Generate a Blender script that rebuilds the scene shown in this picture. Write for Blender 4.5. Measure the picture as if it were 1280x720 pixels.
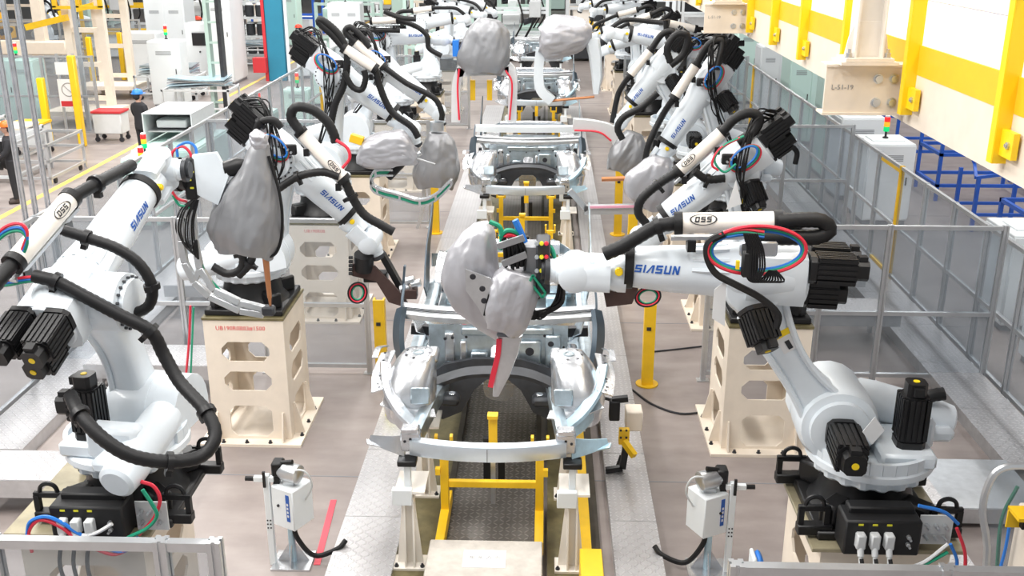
import bpy, bmesh, math, random
from mathutils import Vector, Matrix, noise
random.seed(7)
for o in list(bpy.data.objects): bpy.data.objects.remove(o, do_unlink=True)
SC = bpy.context.scene; COL = SC.collection
V = Vector; PI = math.pi
# ---------------------------------------------------------------- camera, sky, lights
CH = 5.0; FP = 1290.0
TH = math.atan(452/FP); PS = math.atan(45/math.hypot(452, FP))
FW = V((-math.sin(PS)*math.cos(TH), math.cos(PS)*math.cos(TH), -math.sin(TH)))
RT = V((math.cos(PS), math.sin(PS), 0)); UP = RT.cross(FW)
CP = V((0, 0, CH))
cam = bpy.data.cameras.new('camera'); camo = bpy.data.objects.new('camera', cam); COL.objects.link(camo)
cam.sensor_width = 36; cam.lens = 36*FP/1280; cam.clip_end = 300
camo.matrix_world = Matrix(((RT.x, UP.x, -FW.x, 0), (RT.y, UP.y, -FW.y, 0), (RT.z, UP.z, -FW.z, CH), (0, 0, 0, 1)))
SC.camera = camo
W = bpy.data.worlds.new('hall_light'); SC.world = W; W.use_nodes = True
W.node_tree.nodes['Background'].inputs[0].default_value = (.93, .97, 1, 1)
W.node_tree.nodes['Background'].inputs[1].default_value = .55
def area(name, loc, sx, sy, power, col=(1, .98, .95)):
    l = bpy.data.lights.new(name, 'AREA'); l.shape = 'RECTANGLE'; l.size = sx; l.size_y = sy; l.energy = power; l.color = col
    o = bpy.data.objects.new(name, l); COL.objects.link(o); o.location = loc; return o
for i, x in enumerate((-14, -7, -1.5, 4, 11)):           # rows of high-bay lamps under the hall roof
    for j, y in enumerate((4, 16, 30, 48)):
        area('high_bay_lamp', (x, y, 11), 1.2, 8, 500 if x > -3 else 1050)
SC.view_settings.view_transform = 'Standard'; SC.view_settings.look = 'None'
SC.view_settings.gamma = 1; SC.view_settings.use_curve_mapping = False
SC.view_settings.exposure = 0.22
SC.cycles.transparent_max_bounces = 24

# pixel (1280x720 frame) to a point on a known plane
def ray(x, y): return FW*FP + RT*(x-640) + UP*(360-y)
def pz(x, y, z): d = ray(x, y); return CP + d*((z-CH)/d.z)
def py(x, y, Y): d = ray(x, y); return CP + d*(Y/d.y)
def px(x, y, X): d = ray(x, y); return CP + d*(X/d.x)
def pp(x, y, P0, n): d = ray(x, y); return CP + d*((P0-CP).dot(n)/d.dot(n))

# ---------------------------------------------------------------- materials
MATS = {}
def mat(name, col, rough=.5, metal=0., var=.0, vs=6., bump=0., bs=40., emit=0., coat=0., spec=.5):
    m = bpy.data.materials.new(name); m.use_nodes = True; nt = m.node_tree; b = nt.nodes['Principled BSDF']
    b.inputs['Base Color'].default_value = (*col, 1); b.inputs['Roughness'].default_value = rough; b.inputs['Metallic'].default_value = metal
    b.inputs['Specular IOR Level'].default_value = spec
    if coat: b.inputs['Coat Weight'].default_value = coat
    if emit: b.inputs['Emission Color'].default_value = (*col, 1); b.inputs['Emission Strength'].default_value = emit
    if var or bump:
        tc = nt.nodes.new('ShaderNodeTexCoord')
    if var:
        n = nt.nodes.new('ShaderNodeTexNoise'); n.inputs['Scale'].default_value = vs; n.inputs['Detail'].default_value = 5; n.inputs['Roughness'].default_value = .6
        nt.links.new(tc.outputs['Object'], n.inputs['Vector'])
        r = nt.nodes.new('ShaderNodeValToRGB'); r.color_ramp.elements[0].position = .3; r.color_ramp.elements[1].position = .7
        r.color_ramp.elements[0].color = (*[max(0, c*(1-var)) for c in col], 1); r.color_ramp.elements[1].color = (*[min(1, c*(1+var*.6)) for c in col], 1)
        nt.links.new(n.outputs['Fac'], r.inputs['Fac']); nt.links.new(r.outputs['Color'], b.inputs['Base Color'])
    if bump:
        n2 = nt.nodes.new('ShaderNodeTexNoise'); n2.inputs['Scale'].default_value = bs; n2.inputs['Detail'].default_value = 3
        nt.links.new(tc.outputs['Object'], n2.inputs['Vector'])
        bp = nt.nodes.new('ShaderNodeBump'); bp.inputs['Strength'].default_value = bump; bp.inputs['Distance'].default_value = .01
        nt.links.new(n2.outputs['Fac'], bp.inputs['Height']); nt.links.new(bp.outputs['Normal'], b.inputs['Normal'])
    MATS[name] = m; return m
mat('robot_white', (.74, .80, .85), .32, var=.05, vs=4, coat=.15)
mat('far_white', (.86, .87, .88), .4)
mat('cream', (.80, .71, .60), .5, var=.06, vs=5)
mat('cream_tube', (.88, .83, .76), .42, var=.03)
mat('rubber', (.010, .010, .011), .5, spec=.35, bump=.15, bs=90)
mat('black_metal', (.009, .009, .010), .4, spec=.4, var=.2, vs=12)
mat('black_box', (.011, .011, .012), .55, spec=.4)
mat('aluminium', (.60, .62, .64), .32, .75, var=.06, vs=8)
mat('steel', (.62, .64, .66), .33, .85, var=.12, vs=10)
mat('galv', (.50, .58, .63), .30, .85, var=.28, vs=7, bump=.10, bs=14)
mat('galv_bright', (.68, .70, .73), .27, .85, var=.16, vs=9, bump=.15, bs=16)
mat('galv_blue', (.50, .68, .78), .34, .55, var=.2, vs=8)
mat('dark_steel', (.045, .048, .055), .45, .3, var=.25, vs=9)
mat('pillar_steel', (.06, .085, .11), .38, .3, var=.2)
mat('beam_alu', (.66, .73, .79), .34, .62, var=.08, vs=5)
mat('yellow', (.86, .53, .015), .42, var=.08, vs=6)
mat('rail_yellow', (.98, .66, .01), .4)
mat('kick_yellow', (.96, .53, .02), .45, var=.05)
mat('lime', (.74, .70, .03), .45)
mat('olive', (.17, .145, .07), .42, .25, var=.45, vs=5, bump=.1, bs=20)
mat('oily_top', (.33, .29, .19), .35, .1, var=.35, vs=4)
mat('pit', (.075, .065, .05), .5, .3, var=.4, vs=5)
mat('cover_grey', (.30, .305, .32), .40, .45, var=.06, vs=6, bump=.45, bs=9)
mat('cover_silver', (.47, .47, .50), .38, .45, var=.07, vs=6, bump=.45, bs=9)
mat('red', (.72, .03, .06), .4); mat('blue', (.02, .18, .62), .4); mat('green', (.01, .30, .17), .45)
mat('logo_blue', (.015, .10, .42), .4); mat('text_red', (.66, .05, .06), .6); mat('ink', (.02, .02, .025), .6); mat('faded_ink', (.30, .29, .28), .7)
mat('rack_blue', (.02, .10, .48), .42, var=.1)
mat('teal_column', (.02, .21, .33), .5, var=.08, vs=2)
mat('green_column', (.50, .66, .60), .5)
mat('paper', (.74, .75, .76), .6); mat('sticker', (.95, .68, .01), .5)
mat('cabinet_white', (.80, .84, .86), .45, var=.03, vs=2)
mat('cabinet_mint', (.58, .78, .72), .45)
mat('cabinet_grey', (.62, .64, .65), .5, var=.05)
mat('copper', (.55, .24, .11), .4, .6)
mat('brown_tool', (.075, .045, .04), .45, .4, var=.2)
mat('conc_block', (.56, .52, .47), .6, var=.16, vs=9, bump=.1, bs=30)
mat('deck', (.60, .58, .60), .6, var=.05)
mat('lamp_red', (.9, .02, .02), .3, emit=.5); mat('lamp_amber', (1, .4, .02), .3, emit=.5); mat('lamp_green', (.0, .42, .12), .3, emit=.9)
mat('screen', (.02, .02, .025), .2)
mat('skin', (.55, .33, .25), .6); mat('cloth_black', (.02, .02, .024), .85); mat('helmet_orange', (.95, .16, .02), .35); mat('helmet_blue', (.03, .22, .75), .35); mat('helmet_red', (.85, .08, .04), .35)
mat('vest', (.62, .85, .04), .7); mat('boots', (.05, .035, .03), .7); mat('gloves', (.5, .5, .5), .8)
mat('red_paint', (.55, .03, .04), .5); mat('wire_grey', (.24, .25, .27), .45)
mat('wall_pale', (.62, .78, .80), .7); mat('tape_red', (.75, .09, .12), .6); mat('tape_yellow', (.85, .55, .12), .6)
mat('pink_part', (.75, .35, .45), .5)

def glass():
    m = bpy.data.materials.new('polycarbonate'); m.use_nodes = True; nt = m.node_tree; b = nt.nodes['Principled BSDF']; out = nt.nodes['Material Output']
    b.inputs['Base Color'].default_value = (.48, .52, .55, 1); b.inputs['Roughness'].default_value = .12
    t = nt.nodes.new('ShaderNodeBsdfTransparent'); t.inputs[0].default_value = (.86, .88, .90, 1)
    mx = nt.nodes.new('ShaderNodeMixShader'); mx.inputs[0].default_value = .17
    nt.links.new(t.outputs[0], mx.inputs[1]); nt.links.new(b.outputs[0], mx.inputs[2]); nt.links.new(mx.outputs[0], out.inputs[0])
    MATS['glass'] = m
glass()
def checker(name, col, pitch, metal, rough, col2):
    m = bpy.data.materials.new(name); m.use_nodes = True; nt = m.node_tree; b = nt.nodes['Principled BSDF']; N = nt.nodes.new; L = nt.links.new
    tc = N('ShaderNodeTexCoord'); sp = N('ShaderNodeSeparateXYZ'); L(tc.outputs['Object'], sp.inputs[0])
    def mth(op, a, c=None):
        n = N('ShaderNodeMath'); n.operation = op
        for i, q in enumerate((a, c)):
            if q is None: continue
            if isinstance(q, (int, float)): n.inputs[i].default_value = q
            else: L(q, n.inputs[i])
        return n.outputs[0]
    x = mth('DIVIDE', sp.outputs[0], pitch); y = mth('DIVIDE', sp.outputs[1], pitch)
    par = mth('FLOORED_MODULO', mth('ADD', mth('FLOOR', x), mth('FLOOR', y)), 2.0)
    sgn = mth('SUBTRACT', mth('MULTIPLY', par, 2.0), 1.0)
    fx = mth('SUBTRACT', mth('FRACT', x), .5); fy = mth('MULTIPLY', mth('SUBTRACT', mth('FRACT', y), .5), sgn)
    u = mth('ADD', fx, fy); w = mth('MULTIPLY', mth('SUBTRACT', fx, fy), 3.6)
    d = mth('SQRT', mth('ADD', mth('MULTIPLY', u, u), mth('MULTIPLY', w, w)))
    lug = mth('MULTIPLY', mth('SUBTRACT', .75, d), 4.0); lug = mth('MINIMUM', mth('MAXIMUM', lug, 0.0), 1.0)
    bp = N('ShaderNodeBump'); bp.inputs['Strength'].default_value = 1; bp.inputs['Distance'].default_value = .006
    L(lug, bp.inputs['Height']); L(bp.outputs['Normal'], b.inputs['Normal'])
    ns = N('ShaderNodeTexNoise'); ns.inputs['Scale'].default_value = 3; ns.inputs['Detail'].default_value = 6; L(tc.outputs['Object'], ns.inputs['Vector'])
    mx = N('ShaderNodeMix'); mx.data_type = 'RGBA'; mx.inputs[6].default_value = (*col, 1); mx.inputs[7].default_value = (*col2, 1)
    L(mth('MINIMUM', mth('ADD', mth('MULTIPLY', lug, .45), mth('MULTIPLY', ns.outputs['Fac'], .5)), 1.0), mx.inputs[0])
    L(mx.outputs[2], b.inputs['Base Color']); b.inputs['Metallic'].default_value = metal; b.inputs['Roughness'].default_value = rough
    MATS[name] = m
checker('checker', (.46, .45, .46), .055, .55, .36, (.80, .79, .80))
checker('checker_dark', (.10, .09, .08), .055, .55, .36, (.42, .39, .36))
def floor_mat():
    m = bpy.data.materials.new('floor_concrete'); m.use_nodes = True; nt = m.node_tree; b = nt.nodes['Principled BSDF']; N = nt.nodes.new; L = nt.links.new
    tc = N('ShaderNodeTexCoord')
    n1 = N('ShaderNodeTexNoise'); n1.inputs['Scale'].default_value = .9; n1.inputs['Detail'].default_value = 8; n1.inputs['Roughness'].default_value = .65; L(tc.outputs['Object'], n1.inputs['Vector'])
    mp = N('ShaderNodeMapping'); mp.inputs['Scale'].default_value = (.9, 2.4, 1); L(tc.outputs['Object'], mp.inputs[0])
    n2 = N('ShaderNodeTexNoise'); n2.inputs['Scale'].default_value = 1.6; n2.inputs['Detail'].default_value = 6; L(mp.outputs[0], n2.inputs['Vector'])
    r1 = N('ShaderNodeValToRGB'); r1.color_ramp.elements[0].color = (.20, .165, .155, 1); r1.color_ramp.elements[1].color = (.37, .325, .305, 1)
    r1.color_ramp.elements[0].position = .28; r1.color_ramp.elements[1].position = .72
    ad = N('ShaderNodeMath'); ad.operation = 'ADD'; L(n1.outputs['Fac'], ad.inputs[0]); L(n2.outputs['Fac'], ad.inputs[1])
    ml = N('ShaderNodeMath'); ml.operation = 'MULTIPLY'; ml.inputs[1].default_value = .5; L(ad.outputs[0], ml.inputs[0]); L(ml.outputs[0], r1.inputs['Fac'])
    n3 = N('ShaderNodeTexVoronoi'); n3.inputs['Scale'].default_value = 1.4; L(tc.outputs['Object'], n3.inputs['Vector'])
    r3 = N('ShaderNodeValToRGB'); r3.color_ramp.elements[0].position = .012; r3.color_ramp.elements[0].color = (.3, .28, .27, 1); r3.color_ramp.elements[1].position = .03; r3.color_ramp.elements[1].color = (1, 1, 1, 1)
    L(n3.outputs['Distance'], r3.inputs['Fac'])
    mx = N('ShaderNodeMix'); mx.data_type = 'RGBA'; mx.blend_type = 'MULTIPLY'; mx.inputs[0].default_value = 1; L(r1.outputs[0], mx.inputs[6]); L(r3.outputs[0], mx.inputs[7])
    L(mx.outputs[2], b.inputs['Base Color']); b.inputs['Roughness'].default_value = .42
    MATS['floor'] = m
floor_mat()

def crease(name):                                                  # fabric creases for the gun covers
    nt = MATS[name].node_tree; b = nt.nodes['Principled BSDF']; tc = nt.nodes['Texture Coordinate']; bp = nt.nodes['Bump']
    n = nt.nodes.new('ShaderNodeTexNoise'); n.noise_type = 'RIDGED_MULTIFRACTAL'; n.inputs['Scale'].default_value = 4.5; n.inputs['Detail'].default_value = 4; n.inputs['Distortion'].default_value = .6
    mp = nt.nodes.new('ShaderNodeMapping'); mp.inputs['Scale'].default_value = (1, 1, .55); mp.inputs['Rotation'].default_value = (.2, .4, 0)
    nt.links.new(tc.outputs['Object'], mp.inputs[0]); nt.links.new(mp.outputs[0], n.inputs['Vector']); nt.links.new(n.outputs['Fac'], bp.inputs['Height'])
    bp.inputs['Strength'].default_value = .7; bp.inputs['Distance'].default_value = .035
crease('cover_grey'); crease('cover_silver')
# ---------------------------------------------------------------- mesh building
def frame(d, up=V((0, 0, 1))):
    d = d.normalized()
    if abs(d.dot(up)) > .98: up = V((0, 1, 0)) if abs(d.y) < .9 else V((1, 0, 0))
    u = up.cross(d).normalized(); return u, d.cross(u)
def crom(P, res):
    P = [V(p) for p in P]
    if len(P) == 2: return [P[0].lerp(P[1], i/res) for i in range(res+1)]
    Q = [P[0]*2-P[1]] + P + [P[-1]*2-P[-2]]; out = []
    for i in range(1, len(Q)-2):
        a, b, c, d = Q[i-1:i+3]
        for k in range(res):
            t = k/res
            out.append(.5*((2*b)+(c-a)*t+(2*a-5*b+4*c-d)*t*t+(3*b-a-3*c+d)*t**3))
    out.append(P[-1]); return out
class MB:
    def __init__(s, M=None): s.v = []; s.f = []; s.M = M
    def add(s, vs, fs):
        n = len(s.v)
        s.v += [tuple(s.M @ V(p)) for p in vs] if s.M else [tuple(p) for p in vs]
        s.f += [tuple(n+i for i in q) for q in fs]; return s
    def box(s, c, sz, R=None, ch=0.):
        c = V(c); h = V(sz)/2
        if not ch:
            vs = [V((x*h.x, y*h.y, z*h.z)) for z in (-1, 1) for y in (-1, 1) for x in (-1, 1)]
            fs = [(0, 2, 3, 1), (4, 5, 7, 6), (0, 1, 5, 4), (2, 6, 7, 3), (0, 4, 6, 2), (1, 3, 7, 5)]
        else:
            ch = min(ch, min(h)*.9); vs = []; ix = {}
            for z in (-1, 1):
                for y in (-1, 1):
                    for x in (-1, 1):
                        for a in range(3):
                            p = [x*(h.x-ch), y*(h.y-ch), z*(h.z-ch)]; p[a] = (x, y, z)[a]*h[a]
                            ix[x, y, z, a] = len(vs); vs.append(V(p))
            fs = []
            for a in range(3):
                b, d = [(1, 2), (2, 0), (0, 1)][a]
                for g in (-1, 1):
                    q = []
                    for i, j in ((-1, -1), (1, -1), (1, 1), (-1, 1)):
                        k = [0, 0, 0]; k[a] = g; k[b] = i; k[d] = j; q.append(ix[(*k, a)])
                    fs.append(q)
                for i in (-1, 1):
                    for j in (-1, 1):
                        k = [0, 0, 0]; k[b] = i; k[d] = j; k2 = list(k); k[a] = -1; k2[a] = 1
                        fs.append((ix[(*k, b)], ix[(*k2, b)], ix[(*k2, d)], ix[(*k, d)]))
            for z in (-1, 1):
                for y in (-1, 1):
                    for x in (-1, 1): fs.append(tuple(ix[x, y, z, a] for a in range(3)))
        if R: vs = [R @ p for p in vs]
        return s.add([p+c for p in vs], fs)
    def bar(s, a, b, w, h=None, up=V((0, 0, 1)), ch=0.):          # rectangular bar from a to b
        a = V(a); b = V(b); h = h or w; d = b-a; u, n = frame(d, up); R = Matrix((u, n, d.normalized())).transposed()
        return s.box((a+b)/2, (w, h, d.length), R, ch)
    def rings(s, R, cap=True, closed=False):
        n = len(R[0]); vs = [p for r in R for p in r]; fs = []; m = len(R)
        for i in range(m if closed else m-1):
            for k in range(n):
                a, b = i*n, ((i+1) % m)*n; fs.append((a+k, a+(k+1) % n, b+(k+1) % n, b+k))
        if cap and not closed: fs.append(tuple(range(n-1, -1, -1))); fs.append(tuple((m-1)*n+k for k in range(n)))
        return s.add(vs, fs)
    def lathe(s, o, d, prof, n=20, cap=True, ph=0.):              # prof: (distance along d, radius)
        o = V(o); d = V(d).normalized(); u, w = frame(d)
        return s.rings([[o+d*t+(u*math.cos(2*PI*k/n+ph)+w*math.sin(2*PI*k/n+ph))*r for k in range(n)] for t, r in prof], cap)
    def cyl(s, a, b, r, r1=None, n=14, ch=0.):
        a = V(a); b = V(b); L = (b-a).length; r1 = r if r1 is None else r1
        pr = [(0, r-ch), (ch, r), (L-ch, r1), (L, r1-ch)] if ch else [(0, r), (L, r1)]
        return s.lathe(a, b-a, pr, n)
    def tube(s, P, r, n=8, res=6, step=0., rr=None, cap=True):
        Q = crom(P, res) if res > 1 else [V(p) for p in P]
        if step:                                                   # resample evenly for a ribbed hose
            D = [0]
            for a, b in zip(Q, Q[1:]): D.append(D[-1]+(b-a).length)
            m = max(4, int(D[-1]/step)); o = []; j = 0
            for i in range(m+1):
                t = D[-1]*i/m
                while j < len(Q)-2 and D[j+1] < t: j += 1
                o.append(Q[j].lerp(Q[j+1], 0 if D[j+1] == D[j] else min(1, (t-D[j])/(D[j+1]-D[j]))))
            Q = o
        u = None; R = []
        for i, p in enumerate(Q):
            d = (Q[min(i+1, len(Q)-1)]-Q[max(i-1, 0)])
            if d.length < 1e-7: d = V((0, 0, 1))
            d.normalize()
            if u is None: u, w = frame(d)
            else:
                u = (u-d*u.dot(d))
                u = u.normalized() if u.length > 1e-5 else frame(d)[0]
                w = d.cross(u)
            q = r if rr is None else rr(i/(len(Q)-1))
            if step: q *= 1 if i % 2 else .93
            R.append([p+(u*math.cos(2*PI*k/n)+w*math.sin(2*PI*k/n))*q for k in range(n)])
        return s.rings(R, cap)
    def prism(s, poly, o, u, v, t):                                # polygon in the (u, v) plane at o, thickness t along u x v
        o = V(o); u = V(u); v = V(v); w = u.cross(v).normalized()*t; n = len(poly)
        A = [o+u*a+v*b for a, b in poly]
        fs = [tuple(range(n-1, -1, -1)), tuple(range(n, 2*n))]+[(i, (i+1) % n, n+(i+1) % n, n+i) for i in range(n)]
        return s.add(A+[p+w for p in A], fs)
    def sphere(s, c, r, n=12, m=8, sc=(1, 1, 1)):
        c = V(c); R = []
        for i in range(m+1):
            a = PI*(i+.02)/(m+.04); R.append([c+V((math.sin(a)*math.cos(2*PI*k/n)*sc[0], math.sin(a)*math.sin(2*PI*k/n)*sc[1], -math.cos(a)*sc[2]))*r for k in range(n)])
        return s.rings(R)
    def panel(s, Wd, bands, o, u, v, t):                           # plate with one chamfered window in each band; bands: (z0, z1, window or None)
        o = V(o); u = V(u); v = V(v); w = u.cross(v).normalized()*t
        for z0, z1, win in bands:
            vs = []; fs = []
            C = [(-Wd/2, z0), (Wd/2, z0), (Wd/2, z1), (-Wd/2, z1)]
            if not win:
                s.prism(C, o, u, v, t); continue
            a, b, c0, c1, k = win                                  # x0, x1, z0, z1, chamfer
            O = [(a+k, c0), (b-k, c0), (b, c0+k), (b, c1-k), (b-k, c1), (a+k, c1), (a, c1-k), (a, c0+k)]
            Pq = [(a+k, z0), (b-k, z0), (Wd/2, c0+k), (Wd/2, c1-k), (b-k, z1), (a+k, z1), (-Wd/2, c1-k), (-Wd/2, c0+k)]
            L2 = O+Pq+C; n = len(L2)
            vs = [o+u*x+v*z for x, z in L2]; vs += [p+w for p in vs]
            cor = {1: 17, 3: 18, 5: 19, 7: 16}
            for i in range(8):
                j = (i+1) % 8
                q = [8+i, 8+j, j, i] if i % 2 == 0 else [8+i, cor[i], 8+j, j, i]
                fs.append(tuple(q)); fs.append(tuple(n+x for x in reversed(q))); fs.append((i, j, n+j, n+i))
                if i % 2 == 0: fs.append((8+j, 8+i, n+8+i, n+8+j))
                else: fs.append((cor[i], 8+i, n+8+i, n+cor[i])); fs.append((8+j, cor[i], n+cor[i], n+8+j))
            s.add(vs, fs)
        return s
    def mesh(s, name, m, smooth=True, ang=38):
        me = bpy.data.meshes.new(name); me.from_pydata(s.v, [], s.f)
        bm = bmesh.new(); bm.from_mesh(me); bmesh.ops.recalc_face_normals(bm, faces=bm.faces); bm.to_mesh(me); bm.free()
        me.materials.append(MATS[m])
        if smooth: me.polygons.foreach_set('use_smooth', [True]*len(me.polygons)); me.set_sharp_from_angle(angle=math.radians(ang))
        return me
    def obj(s, name, m, parent=None, smooth=True, ang=38): return link(name, s.mesh(name, m, smooth, ang), parent)
def link(name, me, parent=None, loc=None):
    o = bpy.data.objects.new(name, me); COL.objects.link(o)
    if parent: o.parent = parent
    if loc is not None: o.location = loc
    return o
def tag(o, label, cat, group=None, kind=None):
    o['label'] = label
    if cat: o['category'] = cat
    if group: o['group'] = group
    if kind: o['kind'] = kind
    return o
def thing(name, label, cat, loc=(0, 0, 0), rz=0., group=None):
    o = link(name, None, None, loc); o.rotation_euler.z = rz; o.empty_display_size = .1
    return tag(o, label, cat, group)
def struct(o): o['kind'] = 'structure'; return o
def dup(o, loc, rz=None, label=None):
    r = o.copy(); COL.objects.link(r); r.location = loc
    if rz is not None: r.rotation_euler.z = rz
    if label: r['label'] = label
    for c in list(o.children):
        d = c.copy(); COL.objects.link(d); d.parent = r
        for g in list(c.children): e = g.copy(); COL.objects.link(e); e.parent = d
    return r
def text_mesh(body, size, m, name='lettering', ext=.0008, align='CENTER'):
    c = bpy.data.curves.new('t', 'FONT'); c.body = body; c.size = size; c.align_x = align; c.align_y = 'CENTER'; c.extrude = ext; c.resolution_u = 2
    o = bpy.data.objects.new('t', c); COL.objects.link(o); bpy.context.view_layer.update()
    me = bpy.data.meshes.new_from_object(o.evaluated_get(bpy.context.evaluated_depsgraph_get())); me.name = name
    bpy.data.objects.remove(o); me.materials.clear(); me.materials.append(MATS[m]); return me
def text(body, size, m, o, u, v, parent):                          # flat lettering at o, reading along u, up along v
    ob = link('lettering', text_mesh(body, size, m), parent); u = V(u).normalized(); v = V(v).normalized(); w = u.cross(v)
    ob.matrix_local = Matrix(((u.x, v.x, w.x, o[0]), (u.y, v.y, w.y, o[1]), (u.z, v.z, w.z, o[2]), (0, 0, 0, 1))); return ob

# ================================================================ the setting
LX = -.43                                                          # middle of the production line
fl = MB().box((0, 40, -.1), (120, 110, .2)).obj('floor', 'floor', smooth=False); struct(fl)
for yy in (8.72, 12.9, 18.5, 24.5, 31):                            # sawn joints in the slab
    MB().box((0, yy, .0015), (110, .012, .003)).obj('floor_joint', 'wire_grey', fl)
ce = MB().box((0, 40, 13.2), (120, 110, .3)).obj('ceiling', 'cabinet_grey', smooth=False); struct(ce)
for i in range(14): MB().box((0, -10+i*7.5, 12.6), (118, .35, .9)).obj('roof_beam', 'wire_grey', ce, False)
wf = MB().box((0, 84, 6), (120, .3, 12)).obj('wall_far', 'wall_pale'); struct(wf)
for i in range(14):
    MB().box((-45.5+i*7, 83.8, 5), (4.4, .12, 5)).obj('window_band', 'cabinet_white', wf)
for a, b, w, m, n, lab in (((-9.9, 12), (-9.9, 62), .13, 'tape_yellow', 'aisle_line', 'yellow painted line along the aisle beside the parts rack'),):
    tag(MB().box(((a[0]+b[0])/2, (a[1]+b[1])/2, .003), (w, b[1]-a[1], .006)).obj(n, m), lab, 'floor marking')
a, b = pz(417, 625, .003), pz(396, 706, .003)
tag(MB().bar(a, b, .055, .006).obj('floor_tape', 'tape_red'), 'red tape strip stuck on the concrete beside the wide tread plate', 'floor marking')

# ---------------------------------------------------------------- fences
def prof(w=.06, g=.012):
    h = w/2; q = []
    for k in range(4):
        a = k*PI/2; c, s_ = math.cos(a), math.sin(a)
        for x, y in ((-h, -h), (-g/2-.004, -h), (-g/2-.004, -h+g), (g/2+.004, -h+g), (g/2+.004, -h)): q.append((x*c-y*s_, x*s_+y*c))
    return q
def fence(label, p0, p1, zt, ts, mids, zb=.1, yellow=(), skip=(), w=.06, rails=True, glass=True):
    p0 = V(p0); p1 = V(p1); d = p1-p0; L = d.length
    r = thing('safety_fence', label, 'fence', (p0.x, p0.y, 0), math.atan2(d.y, d.x))
    pm = MB().prism(prof(w), (0, 0, 0), (1, 0, 0), (0, 1, 0), zt).mesh('post', 'aluminium', False)
    pmy = MB().prism(prof(w), (0, 0, 0), (1, 0, 0), (0, 1, 0), zt).mesh('post', 'yellow', False)
    fm = MB().box((0, 0, .006), (.14, .1, .012)).mesh('foot_plate', 'steel', False)
    for i, t in enumerate(ts):
        o = link('post', pmy if i in yellow else pm, r, (t, 0, 0)); link('foot_plate', fm, o)
    zs = [zb]+list(mids)+[zt-w/2]
    for z in (zs if rails else []):
        MB().bar((ts[0], 0, z), (ts[-1], 0, z), w*.75, w*.75).obj('rail', 'aluminium', r, False)
    cache = {}
    for i in range(len(ts)-1):
        if i in skip or not glass: continue
        for z0, z1 in zip(zs, zs[1:]):
            k = (round(ts[i+1]-ts[i], 3), z0)
            if k not in cache: cache[k] = MB().box((k[0]/2, 0, (z0+z1)/2), (k[0]-w, .006, z1-z0-w*.6)).mesh('pane', 'glass', False)
            link('pane', cache[k], r, (ts[i], 0, 0))
    return r
def steps(a, b, n): return [a+(b-a)*i/n for i in range(n+1)]
FR = 5.15; FLX = -5.8
fr = fence('long clear-panelled aluminium safety fence beside the white cabinets and blue racks', (FR, 8.6, 0), (FR, 40, 0), 1.74, steps(0, 31, 30), (.84,), yellow=(6, 17))
MB().bar((6.2, 0, .1), (7.1, 0, .1), .05, .05).obj('door_frame', 'yellow', fr, False); MB().bar((6.2, 0, 1.66), (7.1, 0, 1.66), .05, .05).obj('door_frame', 'yellow', fr, False)
fence('long clear-panelled aluminium safety fence along the aisle with the workers', (FLX, 8.6, 0), (FLX, 44, 0), 1.9, steps(0, 34, 34), (.95,), yellow=(18,))
fence('clear panelled cross fence behind the cream pedestal with red lettering', (FLX, 11.15, 0), (-2.0, 11.15, 0), 1.9, [0, .75, 1.6, 2.55, 3.75], (.86,))
fence('clear panelled cross fence behind the robot with the level arm', (1.86, 11.08, 0), (FR, 11.08, 0), 1.9, [0, 1.25, 1.95, 3.2], (.86,))
fence('clear cross fence behind the second pair of robots, aisle side', (FLX, 17.4, 0), (-2.0, 17.4, 0), 1.9, [0, .95, 1.9, 2.85, 3.8], (.95,))
fence('clear cross fence behind the second pair of robots, blue rack side', (2.0, 17.2, 0), (FR, 17.2, 0), 1.9, [0, .95, 2.0, 3.1], (.95,))
fence('clear cross fence near the far end, blue rack side', (2.0, 26.8, 0), (FR, 26.8, 0), 1.9, steps(0, 3.1, 5), (.95,))
fence('clear cross fence near the far end, aisle side', (FLX, 26.8, 0), (-2.0, 26.8, 0), 1.9, steps(0, 3.8, 5), (.95,))
fence('bright aluminium fence in front of the pedestal of the robot with the big hose loop', (-4.3, 4.85, 0), (-1.78, 4.85, 0), 1.81, [0, 1.25, 2.2, 2.5], (.9,), w=.075)
fence('bright aluminium fence in front of the pedestal of the robot with the level arm', (1.0, 4.55, 0), (4.2, 4.55, 0), 1.93, [0, 1.07, 2.1, 3.1], (.9,), w=.075)
for i, (a, b, lab) in enumerate(((27, 268, 'aisle side'), (38, 268, 'middle'), (52, 255, 'line side'))):
    p = px(b and (32, 45, 60)[i], (272, 267, 257)[i], FLX-.10); top = 4.6
    o = tag(MB().prism(prof(.048), (p.x, p.y, 0), (1, 0, 0), (0, 1, 0), top).obj('gate_post', 'galv_bright', None, False),
            ('tall grooved aluminium post at the aisle fence, closest to the big hose loop robot', 'middle one of three tall grooved aluminium posts at the aisle fence', 'tall grooved aluminium post at the aisle fence, closest to the machine box')[i], 'post', 'three tall gate posts')

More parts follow.
